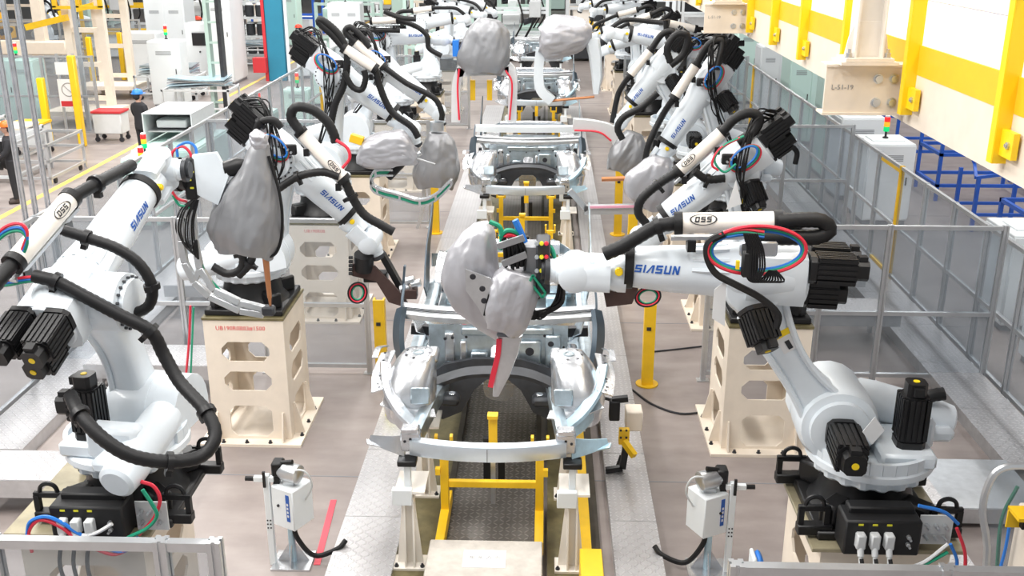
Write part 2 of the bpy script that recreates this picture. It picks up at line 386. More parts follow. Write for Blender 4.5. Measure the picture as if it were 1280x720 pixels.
# ---------------------------------------------------------------- mezzanine walkway overhead
PX = 2.3
mz = thing('mezzanine_walkway', 'overhead cream steel walkway with yellow toe board and yellow railing', 'walkway', (PX, 0, 0))
Y0, Y1 = 2.5, 30
m = MB(); m.prism([(0, 0), (.14, 0), (.14, .02), (.02, .02), (.02, .30), (.14, .30), (.14, .32), (0, .32)], (0, Y1, 3.81), (1, 0, 0), (0, 0, 1), Y1-Y0); m.obj('edge_beam', 'cream', mz)
MB().box((.004, (Y0+Y1)/2, 4.22), (.012, Y1-Y0, .18)).obj('toe_board', 'kick_yellow', mz)
MB().box((1.15, (Y0+Y1)/2, 4.15), (2.2, Y1-Y0, .03)).obj('deck_plate', 'deck', mz)
MB().box((2.3, (Y0+Y1)/2, 3.97), (.12, Y1-Y0, .32)).obj('edge_beam', 'cream', mz)
MB().box((2.25, (Y0+Y1)/2, 4.3), (.02, Y1-Y0, .26)).obj('toe_board', 'cream', mz)
pm = MB().prism([(-.05, -.035), (.03, -.035), (.03, .035), (.018, .035), (.018, -.02), (-.05, -.02)], (0, 0, 3.88), (1, 0, 0), (0, 1, 0), 1.35)
pm.bar((-.03, 0, 3.88), (-.03, 0, 5.23), .045, .06)
pm = pm.mesh('railing_post', 'rail_yellow'); bm_ = MB().box((-.008, -.10, 3.99), (.03, .15, .13)).mesh('bracket', 'rail_yellow'); bt = MB().lathe((-.022, -.13, 3.99), (-1, 0, 0), [(0, .018), (.012, .018), (.012, .01), (.02, .01)], 8).mesh('bolt', 'steel')
for y in (4.1, 5.19, 6.6, 8.05, 9.44, 10.66, 11.94, 13.3, 14.7, 16.1, 17.5, 19, 20.5, 22, 24, 26, 28):
    o = link('railing_post', pm, mz, (-.02, y, 0)); c = link('bracket', bm_, o); link('bolt', bt, o)
for z, w in ((5.23, .05), (4.75, .04)): MB().cyl((-.05, Y0, z), (-.05, Y1, z), w/2).obj('handrail', 'rail_yellow', mz)
for k, y in enumerate((6.72, 12.1, 17.6, 23.2)):
    h = thing('hanger_column', ['cream steel hanger column on the bolted walkway bracket next to the tall pillar fence', 'cream hanger column bolted to the walkway bracket above the farther robots', 'cream hanger column on the walkway beyond the second bracket', 'cream hanger column on the walkway at its far end'][k], 'column', (PX, y, 0))
    xs = -.52 if k < 2 else -.4
    b = MB().box((xs/2, 0, 4.01), (-xs, .02, .31)); b.box((xs/2, .06, 3.862), (-xs+.01, .16, .016)); b.box((xs/2, .06, 4.168), (-xs+.01, .16, .016)); b.obj('bracket_beam', 'cream', h)
    MB().box((-.27, .05, 4.185), (.36, .26, .02)).box((-.27, .05, 4.207), (.30, .24, .02)).obj('flange_plate', 'cream', h)
    MB().box((-.27, .05, 5.6), (.17, .012, 2.78)).box((-.355, .05, 5.6), (.012, .16, 2.78)).box((-.185, .05, 5.6), (.012, .16, 2.78)).obj('column', 'cream_tube', h)
    MB().prism([(-.14, 0), (.14, 0), (.12, .12), (.085, .22), (-.085, .22), (-.12, .12)], (-.27, .044, 4.217), (1, 0, 0), (0, 0, 1), .012).obj('gusset', 'cream_tube', h)
    for dx in (-.12, .12): MB().lathe((-.27+dx, -.02, 4.217), (0, 0, 1), [(0, .026), (.006, .026), (.006, .02), (.03, .02), (.03, .011), (.055, .011)], 6).obj('bolt', 'steel', h)
    for dx in (-.09, -.19):
        for z in (3.935, 4.085): MB().lathe((dx, -.01, z), (0, -1, 0), [(0, .032), (.006, .032), (.006, .024), (.02, .022)], 10).obj('bolt', 'steel', h)
    if k < 2: text('L-51-19', .045, 'faded_ink', (-.41, -.0125, 4.03), (1, 0, 0), (0, 0, 1), h)

# ---------------------------------------------------------------- tread-plate walkways and cable covers
def plates(label, x0, x1, y0, y1, n, zt, cat='walkway'):
    r = thing('tread_plate_walkway', label, cat, ((x0+x1)/2, y0, 0)); L = (y1-y0)/n; w = x1-x0
    tm = MB().box((0, L/2, zt-.003), (w, L-.006, .006)).mesh('plate', 'checker', False)
    sm = MB().box((-w/2+.006, L/2, zt/2-.004), (.012, L-.006, zt-.008)).box((w/2-.006, L/2, zt/2-.004), (.012, L-.006, zt-.008)).mesh('side_panel', 'steel', False)
    for i in range(n):
        o = link('plate', tm, r, (0, i*L, 0)); link('side_panel', sm, o)
    return r
plates('wide tread plate strip on the floor along the car line, aisle side', -1.73, -1.2, 5.4, 30, 20, .1)
plates('narrow tread plate strip on the floor along the car line, rack side', .60, 1.0, 5.4, 30, 20, .1)
plates('tread plate cable cover running beside the long fence by the blue racks', 4.45, 5.05, 8.9, 30, 17, .14, 'cable cover')
plates('tread plate cable cover running beside the aisle fence', -5.7, -5.12, 8.9, 30, 17, .14, 'cable cover')
def duct(label, poly, z0, z1, m='checker'):
    c = V((sum(p[0] for p in poly)/len(poly), sum(p[1] for p in poly)/len(poly), 0))
    r = thing('cable_duct', label, 'cable duct', (c.x, c.y, 0)); P = [(x-c.x, y-c.y) for x, y in poly]
    MB().prism(P, (0, 0, z0), (1, 0, 0), (0, 1, 0), z1-z0-.006).obj('duct_body', 'steel', r, False)
    Q = [(x*.985, y*.985) for x, y in P]; MB().prism(Q, (0, 0, z1-.006), (1, 0, 0), (0, 1, 0), .006).obj('lid', m, r, False)
    for p in P[::2]:
        if z0 > .05: MB().box((p[0]*.8, p[1]*.8, z0/2), (.05, .05, z0)).obj('leg', 'steel', r, False)
    return r
duct('raised cable duct behind the pedestal of the robot with the level arm', [(2.72, 7.35), (3.25, 7.35), (3.25, 9.1), (2.72, 9.1)], .45, .62)
duct('raised cable duct with tread lid beside the pedestal by the clear shield', [(2.7, 6.15), (3.15, 6.15), (3.15, 7.33), (2.7, 7.33)], .45, .62)
duct('cornered cable duct between the fence cover and the second pedestal, rack side', [(2.9, 12.1), (4.43, 12.1), (4.43, 12.7), (3.4, 12.7), (3.1, 12.95), (2.9, 12.95)], .3, .46)
duct('wide low cable duct joining the long fence cover behind the cross fence, rack side', [(3.0, 13.6), (4.43, 13.6), (4.43, 15.6), (3.0, 15.6)], .3, .46)
duct('cable duct joining the aisle fence cover to the big hose loop robot', [(-5.1, 7.9), (-3.5, 7.9), (-3.5, 8.45), (-5.1, 8.45)], .2, .38)
duct('cable duct beside the cream pedestal with red lettering, aisle side', [(-5.1, 10.35), (-3.55, 10.35), (-3.55, 10.95), (-5.1, 10.95)], .25, .42)
duct('wide cable duct behind the cross fence on the aisle side', [(-5.1, 12.9), (-3.6, 12.9), (-3.6, 14.4), (-5.1, 14.4)], .3, .46)
o = duct('dark cable duct corner near the base of the robot with the level arm', [(3.4, 8.0), (4.42, 8.0), (4.42, 8.9), (3.4, 8.9)], .05, .2, 'steel')

# ---------------------------------------------------------------- pedestals
def pedestal(label, cx, cy, zt=1.36, w=.80, d=.88, txt=None, top='olive', wide=0.):
    r = thing('robot_pedestal', label, 'pedestal', (cx, cy, 0))
    MB().box((0, 0, .015), (w+.24, d+.26, .03)).obj('base_plate', 'cream', r, False)
    MB().box((0, 0, zt-.015), (w+wide+.02, d+wide*.6+.02, .03), ch=.004).obj('top_plate', top, r, False)
    z0, z1 = .03, zt-.03; F_ = zt/1.36
    def bands(W_): return [(z0, .5*F_, (-W_*.27, W_*.27, .06, .40*F_, .06*F_)), (.5*F_, .83*F_, (-W_*.3, W_*.3, .57*F_, .78*F_, .07*F_)), (.83*F_, 1.16*F_, (-W_*.3, W_*.3, .89*F_, 1.10*F_, .07*F_)), (1.16*F_, z1, None)]
    for nm, o, u, W_ in (('panel', (0, -d/2, 0), (1, 0, 0), w), ('panel', (0, d/2, 0), (-1, 0, 0), w), ('panel', (-w/2, 0, 0), (0, -1, 0), d-.038), ('panel', (w/2, 0, 0), (0, 1, 0), d-.038)):
        MB().panel(W_, bands(W_), o, u, (0, 0, 1), -.018).obj(nm, 'cream', r, False)
    for sx in (-1, 1):
        for yy in (-.3, .3):
            MB().prism([(0, 0), (.10, 0), (.02, .34), (0, .34)], (sx*w/2, yy*d-.008, .03), (sx, 0, 0), (0, 0, 1), .016*sx).obj('gusset', 'cream', r, False)
    for sy in (-1, 1):
        for xx in (-.42, .42):
            MB().prism([(0, 0), (.10, 0), (.02, .3), (0, .3)], (xx*w, sy*d/2, .03), (0, sy, 0), (0, 0, 1), .016).obj('gusset', 'cream', r, False)
    bt = MB().lathe((0, 0, .03), (0, 0, 1), [(0, .022), (.008, .022), (.008, .014), (.03, .014)], 8).mesh('anchor_bolt', 'dark_steel')
    for sx in (-1, 1):
        for k in (-.8, -.1, .6): link('anchor_bolt', bt, r, (sx*(w/2+.085), k*d/2, 0))
    for k in (-.7, -.1, .5): link('anchor_bolt', bt, r, (k*w/2, -d/2-.09, 0))
    if txt: text(txt, .062, 'text_red', (-.03, -d/2-.0012, 1.245), (1, 0, 0), (0, 0, 1), r)
    return r
BR1 = V((-2.75, 6.05, 1.36)); BRR1 = V((2.12, 6.05, 1.36))
BR2 = V((-2.97, 9.85, 1.36)); BRR2 = V((2.2, 9.8, 1.36)); BR3 = V((-2.97, 13.3, 1.36)); BRR3 = V((2.45, 13.2, 1.36)); BR4 = V((-2.97, 16.0, 1.36)); BRR4 = V((2.2, 17.9, 1.36)); BR5 = V((-2.97, 20.5, 1.36)); BRR5 = V((2.2, 21.5, 1.36))
pedestal('cream pedestal with oily top under the robot with the big hose loop', -2.95, 6.05, wide=.12, top='oily_top')
pedestal('cream pedestal with oily top under the robot with the level arm', 2.15, 6.05, wide=.12, top='oily_top')
pedestal('cream pedestal with chamfered windows and red stencilled lettering', -2.97, 9.85, txt='UB190R0B03#1500', wide=.0)
pedestal('cream windowed pedestal behind the robot with the level arm', 2.2, 9.8)
pedestal('cream windowed pedestal behind the cross fence on the aisle side', BR3.x, 13.3, txt='UB190R0B')
pedestal('cream windowed pedestal behind the cross fence on the rack side', BRR3.x, 13.2)
pedestal('cream windowed pedestal in the third row, aisle side', BR4.x, 16.0)
pedestal('cream windowed pedestal in the third row, rack side', BRR4.x, BRR4.y)
pedestal('cream windowed pedestal in the fourth row, aisle side', BR5.x, 20.5)
pedestal('cream windowed pedestal in the fourth row, rack side', BRR5.x, 21.5)

# ================================================================ robots
def srect(c, u, v, a, b, n=20, e=4.):
    R = []
    for k in range(n):
        t = 2*PI*(k+.5)/n; x, y = math.cos(t), math.sin(t); q = (abs(x)**e+abs(y)**e)**(-1/e)
        R.append(c+u*(a*x*q)+v*(b*y*q))
    return R
def motor(name, a, b, w, par, M, dot=True, lab=None):               # finned servo motor from a to b
    a = V(a); b = V(b); d = (b-a).normalized(); L = (b-a).length; u, v = frame(d); m = MB(M)
    for t0, t1, k in ((0, .10, 1.05), (.10, .80, .93), (.80, 1, .72)):
        m.rings([srect(a+d*L*t, u, v, w/2*k, w/2*k, 16, 5) for t in (t0, t1)])
    for i in range(5):
        o = -w/2+w*(i+.5)/5
        for x, y in ((u, v), (v, u)):
            for s_ in (-1, 1): m.bar(a+d*L*.13+x*o+y*(s_*w*.465), a+d*L*.78+x*o+y*(s_*w*.465), w*.09, w*.12, up=x)
    ob = m.obj(name, 'black_metal', par)
    MB(M).box(a+d*L*.9+v*(w*.36), (w*.34, w*.34, w*.3), Matrix((u, v, d)).transposed()).obj('plug', 'black_box', ob)
    if dot: MB(M).lathe(b, d, [(0, w*.12), (.004, w*.12)], 12).obj('yellow_cap', 'sticker', ob)
    return ob
LET = {'S': [[(0, .78), (.8, .78), (.8, 1), (0, 1)], [(0, .45), (.22, .45), (.22, .8), (0, .8)], [(0, .4), (.8, .4), (.8, .61), (0, .61)], [(.58, .15), (.8, .15), (.8, .5), (.58, .5)], [(0, 0), (.8, 0), (.8, .22), (0, .22)]],
       'I': [[(0, 0), (.22, 0), (.22, 1), (0, 1)]],
       'A': [[(-.1, 0), (.16, 0), (.66, 1), (.5, 1)], [(.56, 0), (.8, 0), (.8, 1), (.56, 1)]],
       'U': [[(0, 0), (.22, 0), (.22, 1), (0, 1)], [(.58, 0), (.8, 0), (.8, 1), (.58, 1)], [(0, 0), (.8, 0), (.8, .22), (0, .22)]],
       'N': [[(0, 0), (.22, 0), (.22, 1), (0, 1)], [(.58, 0), (.8, 0), (.8, 1), (.58, 1)], [(0, 1), (.25, 1), (.8, 0), (.55, 0)]],
       'O': [[(0, 0), (.22, 0), (.22, 1), (0, 1)], [(.58, 0), (.8, 0), (.8, 1), (.58, 1)], [(0, 0), (.8, 0), (.8, .22), (0, .22)], [(0, .78), (.8, .78), (.8, 1), (0, 1)]]}
def wrap_text(word, c, ax, o, r, h, M, par, m='logo_blue', ring=False, name='logo', rf=None):   # lettering laid round a cylinder, facing o
    o = (o-ax*o.dot(ax)).normalized(); side = ax.cross(o)
    upv = side if side.z > 0 else -side; u = upv.cross(o).normalized(); mb = MB(M); x = 0; polys = []
    for ch in word:
        for q in LET[ch]: polys.append([(x+a+b*.18, b) for a, b in q])
        x += .45 if ch == 'I' else 1.02
    wd = x
    def P(a, b, k=1.):
        al = (b-.5)*h/r; s_ = (a-wd/2)*h; q = r if rf is None else rf(s_*u.dot(ax))
        return c+u*s_+(o*math.cos(al)+upv*math.sin(al))*(q*k)
    for q in polys:
        A, B_, C_, D = [V(p) for p in q]; n = 5; vs = []
        for i in range(n+1):
            t = i/n; l = A.lerp(D, t); g = B_.lerp(C_, t); vs += [P(l.x, l.y, 1+.004/r), P(g.x, g.y, 1+.004/r)]
        mb.add(vs, [(2*i, 2*i+1, 2*i+3, 2*i+2) for i in range(n)])
    if ring:
        vs = []; n = 28
        for k in range(n):
            a = 2*PI*k/n
            for s_ in (1, .88): vs.append(P(wd/2+math.cos(a)*wd*.78*s_, .5+math.sin(a)*1.05*s_, 1+.004/r))
        mb.add(vs, [(2*i, 2*i+1, (2*i+3) % (2*n), (2*i+2) % (2*n)) for i in range(n)])
    return mb.obj(name, m, par)
def coil(c, u, v, rx, ry, turns=1.0, n=16, ph=0., drift=V((0, 0, 0))):
    return [V(c)+u*(rx*math.cos(2*PI*turns*i/n+ph))+v*(ry*math.sin(2*PI*turns*i/n+ph))+drift*(i/n) for i in range(n+1)]
def hose(P, r, root, B, m='rubber', name='hose', step=.0, n=8, res=6):
    return MB().tube([V(p)-B for p in P], r, n, res, step).obj(name, m, root)
def clampring(P, d, r, root, B, name='hose_clamp', m='black_metal', w=.035):
    P = V(P)-B; d = V(d).normalized(); u, v = frame(d)
    mb = MB().lathe(P-d*w/2, d, [(0, r*1.15), (0, r*1.4), (w, r*1.4), (w, r*1.15)], 12)
    mb.box(P-v*r*1.5, (r*1.1, r*1.1, w), Matrix((u, v, d)).transposed()); return mb.obj(name, m, root)

def robot(label, B, yaw, J2, J3, Wp, fdir, tube=None, hoses=(), loop=None, det=2, logo=1, group=None, handles=True, fy=0.):
    B = V(B); root = thing('welding_robot', label, 'robot', B, 0, group); M = Matrix.Rotation(math.radians(yaw), 4, 'Z')
    y = V((0, 1, 0)); P2 = V((J2[0], 0, J2[1])); P3 = V((J3[0], 0, J3[1])); Wc = V((Wp[0], fy, Wp[1])); P3f = P3+V((0, fy, 0))
    dF = (Wc-P3f).normalized(); nF = V((-dF.z, 0, dF.x)); nF = nF if nF.z > 0 else -nF; LF = (Wc-P3f).length
    # fixed base, square to the pedestal
    b = MB(); b.box((0, 0, .03), (.78, .80, .06), ch=.01); b.lathe((0, 0, .06), (0, 0, 1), [(0, .36), (.06, .31), (.2, .275), (.29, .275), (.29, .0)], 24)
    for k in range(4):
        R = Matrix.Rotation(k*PI/2+PI/4, 3, 'Z'); b.box(R @ V((.33, 0, .13)), (.26, .13, .16), R, .02)
    base = b.obj('base', 'black_metal', root)
    if det > 1 and handles:
        c = MB(); c.box((-.06, -.50*1, .15), (.46, .2, .24), ch=.012).box((-.05, -.46, .285), (.40, .10, .05), ch=.01); cb = c.obj('connector_box', 'black_box', root)
        for i in range(3):
            q = MB(); q.box((-.20+i*.085, -.625, .15), (.055, .06, .10), ch=.008).lathe((-.20+i*.085, -.64, .11), (0, -.5, -1), [(0, .02), (.05, .02), (.05, .014), (.1, .014)], 10); q.obj('connector', 'cabinet_grey', cb)
            MB().box((-.20+i*.085, -.601, .245), (.03, .004, .012)).obj('label_tab', 'lime', cb)
            if handles: hose([B+V((-.20+i*.085, -.68, .06)), B+V((-.19+i*.085, -.75, -.06)), B+V((-.18+i*.08, -.70, -.3))], .013, root, B, 'rubber', 'cable', res=4)
        for i in range(2): MB().lathe((.09, -.601, .12+i*.05), (0, -1, 0), [(0, .013), (.02, .013), (.02, .008), (.05, .008)], 8).obj('air_fitting', 'steel', cb)
        p = MB().box((.30, -.47, .14), (.20, .012, .20)); pl = p.obj('connection_plate', 'cabinet_grey', root)
        for i in range(6): MB().lathe((.24+(i % 3)*.055, -.478, .10+(i//3)*.075), (0, -1, 0), [(0, .014), (.03, .014), (.03, .009), (.06, .009)], 8).obj('fitting', 'steel', pl)
        for sx in (-1, 1):
            for yy in (-.34, .30):
                if not handles: continue
                h = MB(); h.box((sx*.40, yy, .055), (.22, .08, .07), ch=.008)
                h.bar((sx*.33, yy, .09), (sx*.33, yy, .20), .035, .04).bar((sx*.49, yy, .09), (sx*.49, yy, .20), .035, .04).bar((sx*.31, yy, .20), (sx*.51, yy, .20), .03, .04, ch=.004)
                h.tube([(sx*.35, yy, .21), (sx*.365, yy, .26), (sx*.41, yy, .28), (sx*.455, yy, .26), (sx*.47, yy, .21)], .014, 6, 4); h.obj('lifting_bracket', 'black_metal', root)
    # turntable with scalloped rim
    n = 72; R = []
    for z, k, sc in ((.31, .335, 1), (.33, .36, 1), (.39, .36, 1), (.40, .40, 0), (.44, .40, 0), (.455, .385, 0)):
        R.append([V((math.cos(2*PI*i/n), math.sin(2*PI*i/n), 0))*(k-(.022 if sc and (i % 4) < 2 else 0))+V((0, 0, z)) for i in range(n)])
    tt = MB(M).rings(R).obj('turntable', 'robot_white', root)
    # carousel: cheek on the far side, deck and rim wall
    c = MB(M); a0 = [(-.33, .45), (.30, .45), (P2.x+.25, P2.z-.06)]
    arc = [(P2.x+.25*math.cos(t), P2.z+.25*math.sin(t)) for t in steps(0, PI*.95, 9)]
    c.prism(a0+arc+[(-.30, P2.z-.1)], (0, -.36, 0), (1, 0, 0), (0, 0, 1), -.17)
    c.box((-.17, .06, .50), (.34, .46, .10), ch=.02); c.box((-.30, -.1, .58), (.16, .34, .22), ch=.03)
    rim = [V((math.cos(t)*.375, math.sin(t)*.375, 0)) for t in steps(-.55*PI, .75*PI, 20)]
    for p, q in zip(rim, rim[1:]): c.bar(p+V((0, 0, .485)), q+V((0, 0, .485)), .03, .09)
    c.lathe(P2+V((0, -.20, 0)), y, [(0, .25), (.10, .25)], 28)
    car = c.obj('carousel', 'robot_white', root)
    if det > 1:
        MB(M).box((-.02, -.085, .535), (.34, .10, .012)).obj('bolt_plate', 'cream_tube', car)
        for i in range(5): MB(M).cyl((-.16+i*.07, -.085, .541), (-.16+i*.07, -.085, .552), .010, n=8).obj('bolt', 'ink', car)
    # balancer cylinder behind
    MB(M).lathe((P2.x-.14, -.27, P2.z+.06), V((-1, .05, -.26)), [(0, .08), (.05, .12), (.16, .13), (.56, .13), (.68, .115), (.70, .09)], 22).obj('balancer', 'robot_white', root)
    MB(M).box((-.40, -.16, .52), (.30, .22, .10), ch=.03).obj('balancer_bracket', 'robot_white', root)
    motor('axis_one_motor', (-.20, .12, .55), (-.20, .12, .98), .17, root, M)
    motor('axis_two_motor', P2+V((0, .20, 0)), P2+V((0, .60, -.02)), .185, root, M)
    # lower arm
    d2 = (P3-P2); L2 = d2.length; d2n = d2.normalized(); u2 = V((d2n.z, 0, -d2n.x)); rings = []
    for t in steps(-.02, 1.02, 14):
        a = .215-.10*math.sin(PI*min(1, max(0, t))**.8)+(-.03)*t; th = .125-.02*math.sin(PI*t)
        rings.append(srect(P2+d2*t+u2*(.05*math.sin(PI*t)), u2, y, a, th, 24, 4.5))
    la = MB(M); la.rings(rings)
    for t in steps(.16, .84, 8):                                    # raised edge flanges
        pass
    la.lathe(P2+V((0, -.15, 0)), y, [(0, .20), (0, .255), (.25, .255), (.29, .235), (.30, .19), (.335, .185), (.345, .12)], 32)
    la.lathe(P3+V((0, -.20, 0)), y, [(0, .16), (.01, .185), (.34+fy, .185), (.37+fy, .165)], 28)
    for s_ in (-1, 1): la.tube([P2+d2*t+u2*(.05*math.sin(PI*t)+s_*(.205-.10*math.sin(PI*t**.8)-.03*t))+y*.105 for t in steps(.12, .88, 8)], .022, 8, 2)
    lo = la.obj('lower_arm', 'robot_white', root)
    g = MB(M).lathe(P3+V((0, -.205, 0)), -y, [(0, .150), (.03, .150), (.035, .135), (.04, .05)], 32); gc = g.obj('gear_cover', 'robot_white', lo)
    bl = MB(M)
    for k in range(20): t = 2*PI*k/20; bl.cyl(P3+V((math.cos(t)*.163, -.20, math.sin(t)*.163)), P3+V((math.cos(t)*.163, -.216, math.sin(t)*.163)), .009, n=6)
    bl.obj('bolt_ring', 'dark_steel', lo)
    if det > 1:
        q = P2+d2*.62+y*.108; R3 = Matrix((u2, d2n, u2.cross(d2n))).transposed()
        MB(M).box(q, (.11, .15, .004), R3).obj('warning_label', 'paper', lo); MB(M).box(q+d2n*.055+y*.003, (.11, .04, .004), R3).obj('warning_band', 'sticker', lo)
        MB(M).box(q-d2n*.03+y*.003, (.03, .06, .004), R3).obj('warning_figure', 'ink', lo)
        for t in (.12, .9): MB(M).lathe(P2+d2*t+u2*.10+y*.10, y, [(0, .022), (.012, .02)], 10).obj('lube_cap', 'sticker', lo)
    # elbow and forearm
    A0 = P3f+nF*.05
    fo = MB(M); fo.lathe(A0, dF, [(-.33, .10), (-.32, .165), (-.22, .19), (-.05, .20), (.12, .185), (.26, .155), (LF*.45, .148), (LF-.36, .128), (LF-.34, .120)], 32)
    fo.rings([srect(A0+dF*t, nF, y, .17, .185, 20, 5) for t in (-.30, .05)])
    if det > 1:
        for k in range(7):
            al = -1.3+k*.43; q = nF*math.cos(al)+y*math.sin(al)*(1 if yaw > 120 else -1)
            fo.tube([A0+dF*(.16+t*.22)+q*(.168-.025*t) for t in (0, .3, .7, 1)], .017, 6, 2)
    fob = fo.obj('forearm', 'robot_white', root)
    MB(M).lathe(A0+dF*(LF-.36), dF, [(0, .12), (0, .140), (.055, .140), (.055, .12)], 28).obj('band', 'rubber', fob)
    od = V((0, 1 if math.cos(math.radians(yaw)) < 0 else -1, 0))
    if logo: wrap_text('SIASUN', A0+dF*(LF*.54), dF, od+nF*.25, .142, .050, M, fob, rf=lambda s_: .148-(.148-.128)*max(0., (LF*.54+s_-LF*.45)/(LF-.36-LF*.45)))
    # rear motors
    for k, (oy, on) in enumerate(((-.11, .09), (.11, .09), (0, -.10))):
        motor('wrist_motor', A0-dF*.31+y*oy+nF*on, A0-dF*(.66 if k < 2 else .58)+y*oy+nF*on, .165, root, M, dot=(k != 1))
    motor('axis_three_motor', P3f+V((0, .17, 0))-nF*.12, P3f+V((0, .33, 0))-nF*.20-d2n*.16, .16, root, M)
    # wrist
    fd = V(fdir).normalized(); ax = fd.cross(dF)
    if ax.length < .2: ax = y.copy()
    ax.normalize()
    w = MB(M); w.lathe(A0.lerp(Wc, 1)-dF*.32+nF*0, dF, [(0, .118), (.05, .118), (.10, .098), (.20, .092)], 24)
    w.lathe(Wc-ax*.15, ax, [(0, .08), (.015, .10), (.285, .10), (.30, .08)], 24)
    for s_ in (-1, 1): w.rings([srect(Wc-dF*t+ax*(s_*.115), ax, dF.cross(ax), .035, .085*(1+.1*t), 14, 4) for t in (.22, .0)])
    wo = w.obj('wrist', 'robot_white', root)
    w2 = MB(M); w2.lathe(Wc, fd, [(0, .085), (.12, .085), (.13, .075), (.17, .075)], 22); w2.obj('wrist_hand', 'robot_white', root)
    MB(M).lathe(Wc+fd*.165, fd, [(0, .088), (.03, .088), (.03, .06), (.05, .06)], 22).obj('flange', 'dark_steel', root)
    MB(M).lathe(A0+dF*(LF-.27)+od*.10, od, [(0, .025), (.03, .025), (.03, .018), (.04, .018)], 12).obj('yellow_plug', 'sticker', wo)
    # hose package
    Mi = M.inverted()
    if tube is None:
        a_ = B+M @ (A0+nF*.30-dF*.12+od*.1); b_ = B+M @ (A0+nF*.30+dF*.36+od*.1)
        if loop is None: loop = [a_, B+M @ (A0+nF*.32-dF*.40+od*.12), B+M @ (A0+nF*.20-dF*.50+od*.14), B+M @ (A0+nF*.10-dF*.2+od*.24)]
        hoses = list(hoses)+[(.042, [b_, B+M @ (A0+nF*.26+dF*.62), B+M @ (A0+nF*.2+dF*(LF-.2)), B+M @ (Wc+fd*.1+nF*.12)])]
    else: a_, b_ = tube
    d = (b_-a_).normalized(); r = .062
    t = MB().cyl(a_-B, b_-B, r, n=20).obj('hose_tube', 'cream_tube', root)
    for p in (a_, b_): MB().lathe(p-B-d*.025, d, [(0, r*.8), (0, r*1.12), (.05, r*1.12), (.05, r*.8)], 20).obj('tube_collar', 'rubber', t)
    MB().bar(a_-B-V((0, 0, .09))-d*.04, b_-B-V((0, 0, .09))+d*.04, .05, .022).obj('guide_rail', 'aluminium', t)
    for k in (.12, .86): MB().bar(a_.lerp(b_, k)-B-V((0, 0, .10)), a_.lerp(b_, k)-B-V((0, 0, .17)), .05, .09).obj('rail_support', 'black_metal', t)
    if det > 1:
        lo_ = Mi.to_3x3() @ d
        wrap_text('OSS', a_-B+d*((b_-a_).length*.75), d, (M.to_3x3() @ (od+V((0, 0, .7)))), r, .034, None, t, 'ink', True, 'maker_mark')
    if loop: hose(loop, .048, root, B, step=.02 if det else 0, n=10)
    for q in hoses:
        m = q[2] if len(q) > 2 else 'rubber'
        hose(q[1], q[0], root, B, m, 'hose' if m == 'rubber' else 'air_hose', step=.02 if (q[0] > .03 and det) else 0, n=10 if q[0] > .03 else 6)
        if det > 1 and q[0] > .03:
            for k in range(1, len(q[1])-1, 3): clampring(q[1][k], q[1][k+1]-q[1][k-1], q[0], root, B)
    if det and not handles:                                        # thin cabling round the elbow
        rk = random.Random(int(B.y*100)); mb = MB(M); sd = od.y
        for i in range(8):
            o1 = rk.uniform(-.1, .1); q = A0-dF*(.5+.12*rk.random())+y*o1+nF*.17
            mb.tube([q, q+nF*(.10+.06*rk.random())+dF*.15+y*sd*.12, P3f+nF*.12+dF*rk.uniform(-.15, .05)+y*sd*(.26+.05*rk.random()), P3+V((rk.uniform(-.06, .06), sd*.27, -.15-.1*rk.random())), P3.lerp(P2, .45)+V((rk.uniform(-.05, .05), sd*.17, 0)), P2+V((-.12, sd*.22, .12*rk.random()))], .008, 5, 5)
        mb.obj('cable_bundle', 'rubber', root)
        if handles is False:
            for i, m in enumerate(('red', 'green', 'blue')): MB(M).tube(coil(P3f+nF*(.12+.012*i)+y*sd*(.25+.01*i)-dF*.1, dF, nF, .16-.012*i, .10-.012*i, 1, 16), .011, 6, 2).obj('air_hose', m, root)
            MB(M).box(P3f+nF*.20+y*sd*.22+dF*.02, (.14, .05, .10), None, .01).obj('terminal_block', 'black_box', root)
            for i in range(3): MB(M).lathe(P3f+nF*.20+y*sd*.245+dF*(-.03+.04*i), y*sd, [(0, .012), (.025, .012), (.025, .007), (.045, .007)], 8).obj('fitting', 'steel', root)
    return root, (lambda p: B+M @ V(p)), A0, dF, nF, Wc, fd

def Y(pts, yy): return [py(p[0], p[1], p[2] if len(p) > 2 else yy) for p in pts]
# --- robot with the big hose loop (aisle side, front)
r1, G1, *k1 = robot('white robot with a big black hose loop hanging beside its pedestal', BR1, 83, (.22, .56), (-.10, 1.44), (1.17, 1.98), (.15, -1, .0), fy=.17,
    tube=(py(18, 328, 5.72), py(88, 248, 6.28)), loop=Y([(18, 328, 5.72), (2, 345, 5.6), (-14, 366, 5.5)], 0),
    hoses=[(.045, Y([(88, 248, 6.28), (120, 230, 6.5), (150, 214, 6.8), (165, 206, 6.95)], 0)),
           (.042, Y([(42, 345), (70, 352), (105, 370), (150, 394), (188, 414), (205, 444), (225, 478, 5.65), (258, 515, 5.5), (269, 545, 5.4), (252, 570, 5.3), (212, 577, 5.2), (165, 570, 5.12), (128, 548, 5.12), (100, 518, 5.2), (88, 494, 5.35)], 5.72)),
           (.036, Y([(80, 288), (108, 297), (145, 310), (174, 330), (190, 358), (186, 382), (165, 392), (150, 388)], 5.9))])
for i, (m, dy) in enumerate((('red', 0), ('blue', 5), ('green', 9))):
    hose(Y([(-12, 300+dy), (8, 283+dy), (26, 280+dy), (34, 292+dy), (28, 312+dy)], 5.75), .011, r1, BR1, m, 'air_hose', n=6)
    hose(Y([(-14, 350+dy*.8), (10, 350+dy*.7), (30, 347+dy*.6), (50, 346+dy*.5)], 5.7), .010, r1, BR1, m, 'air_hose', n=6)
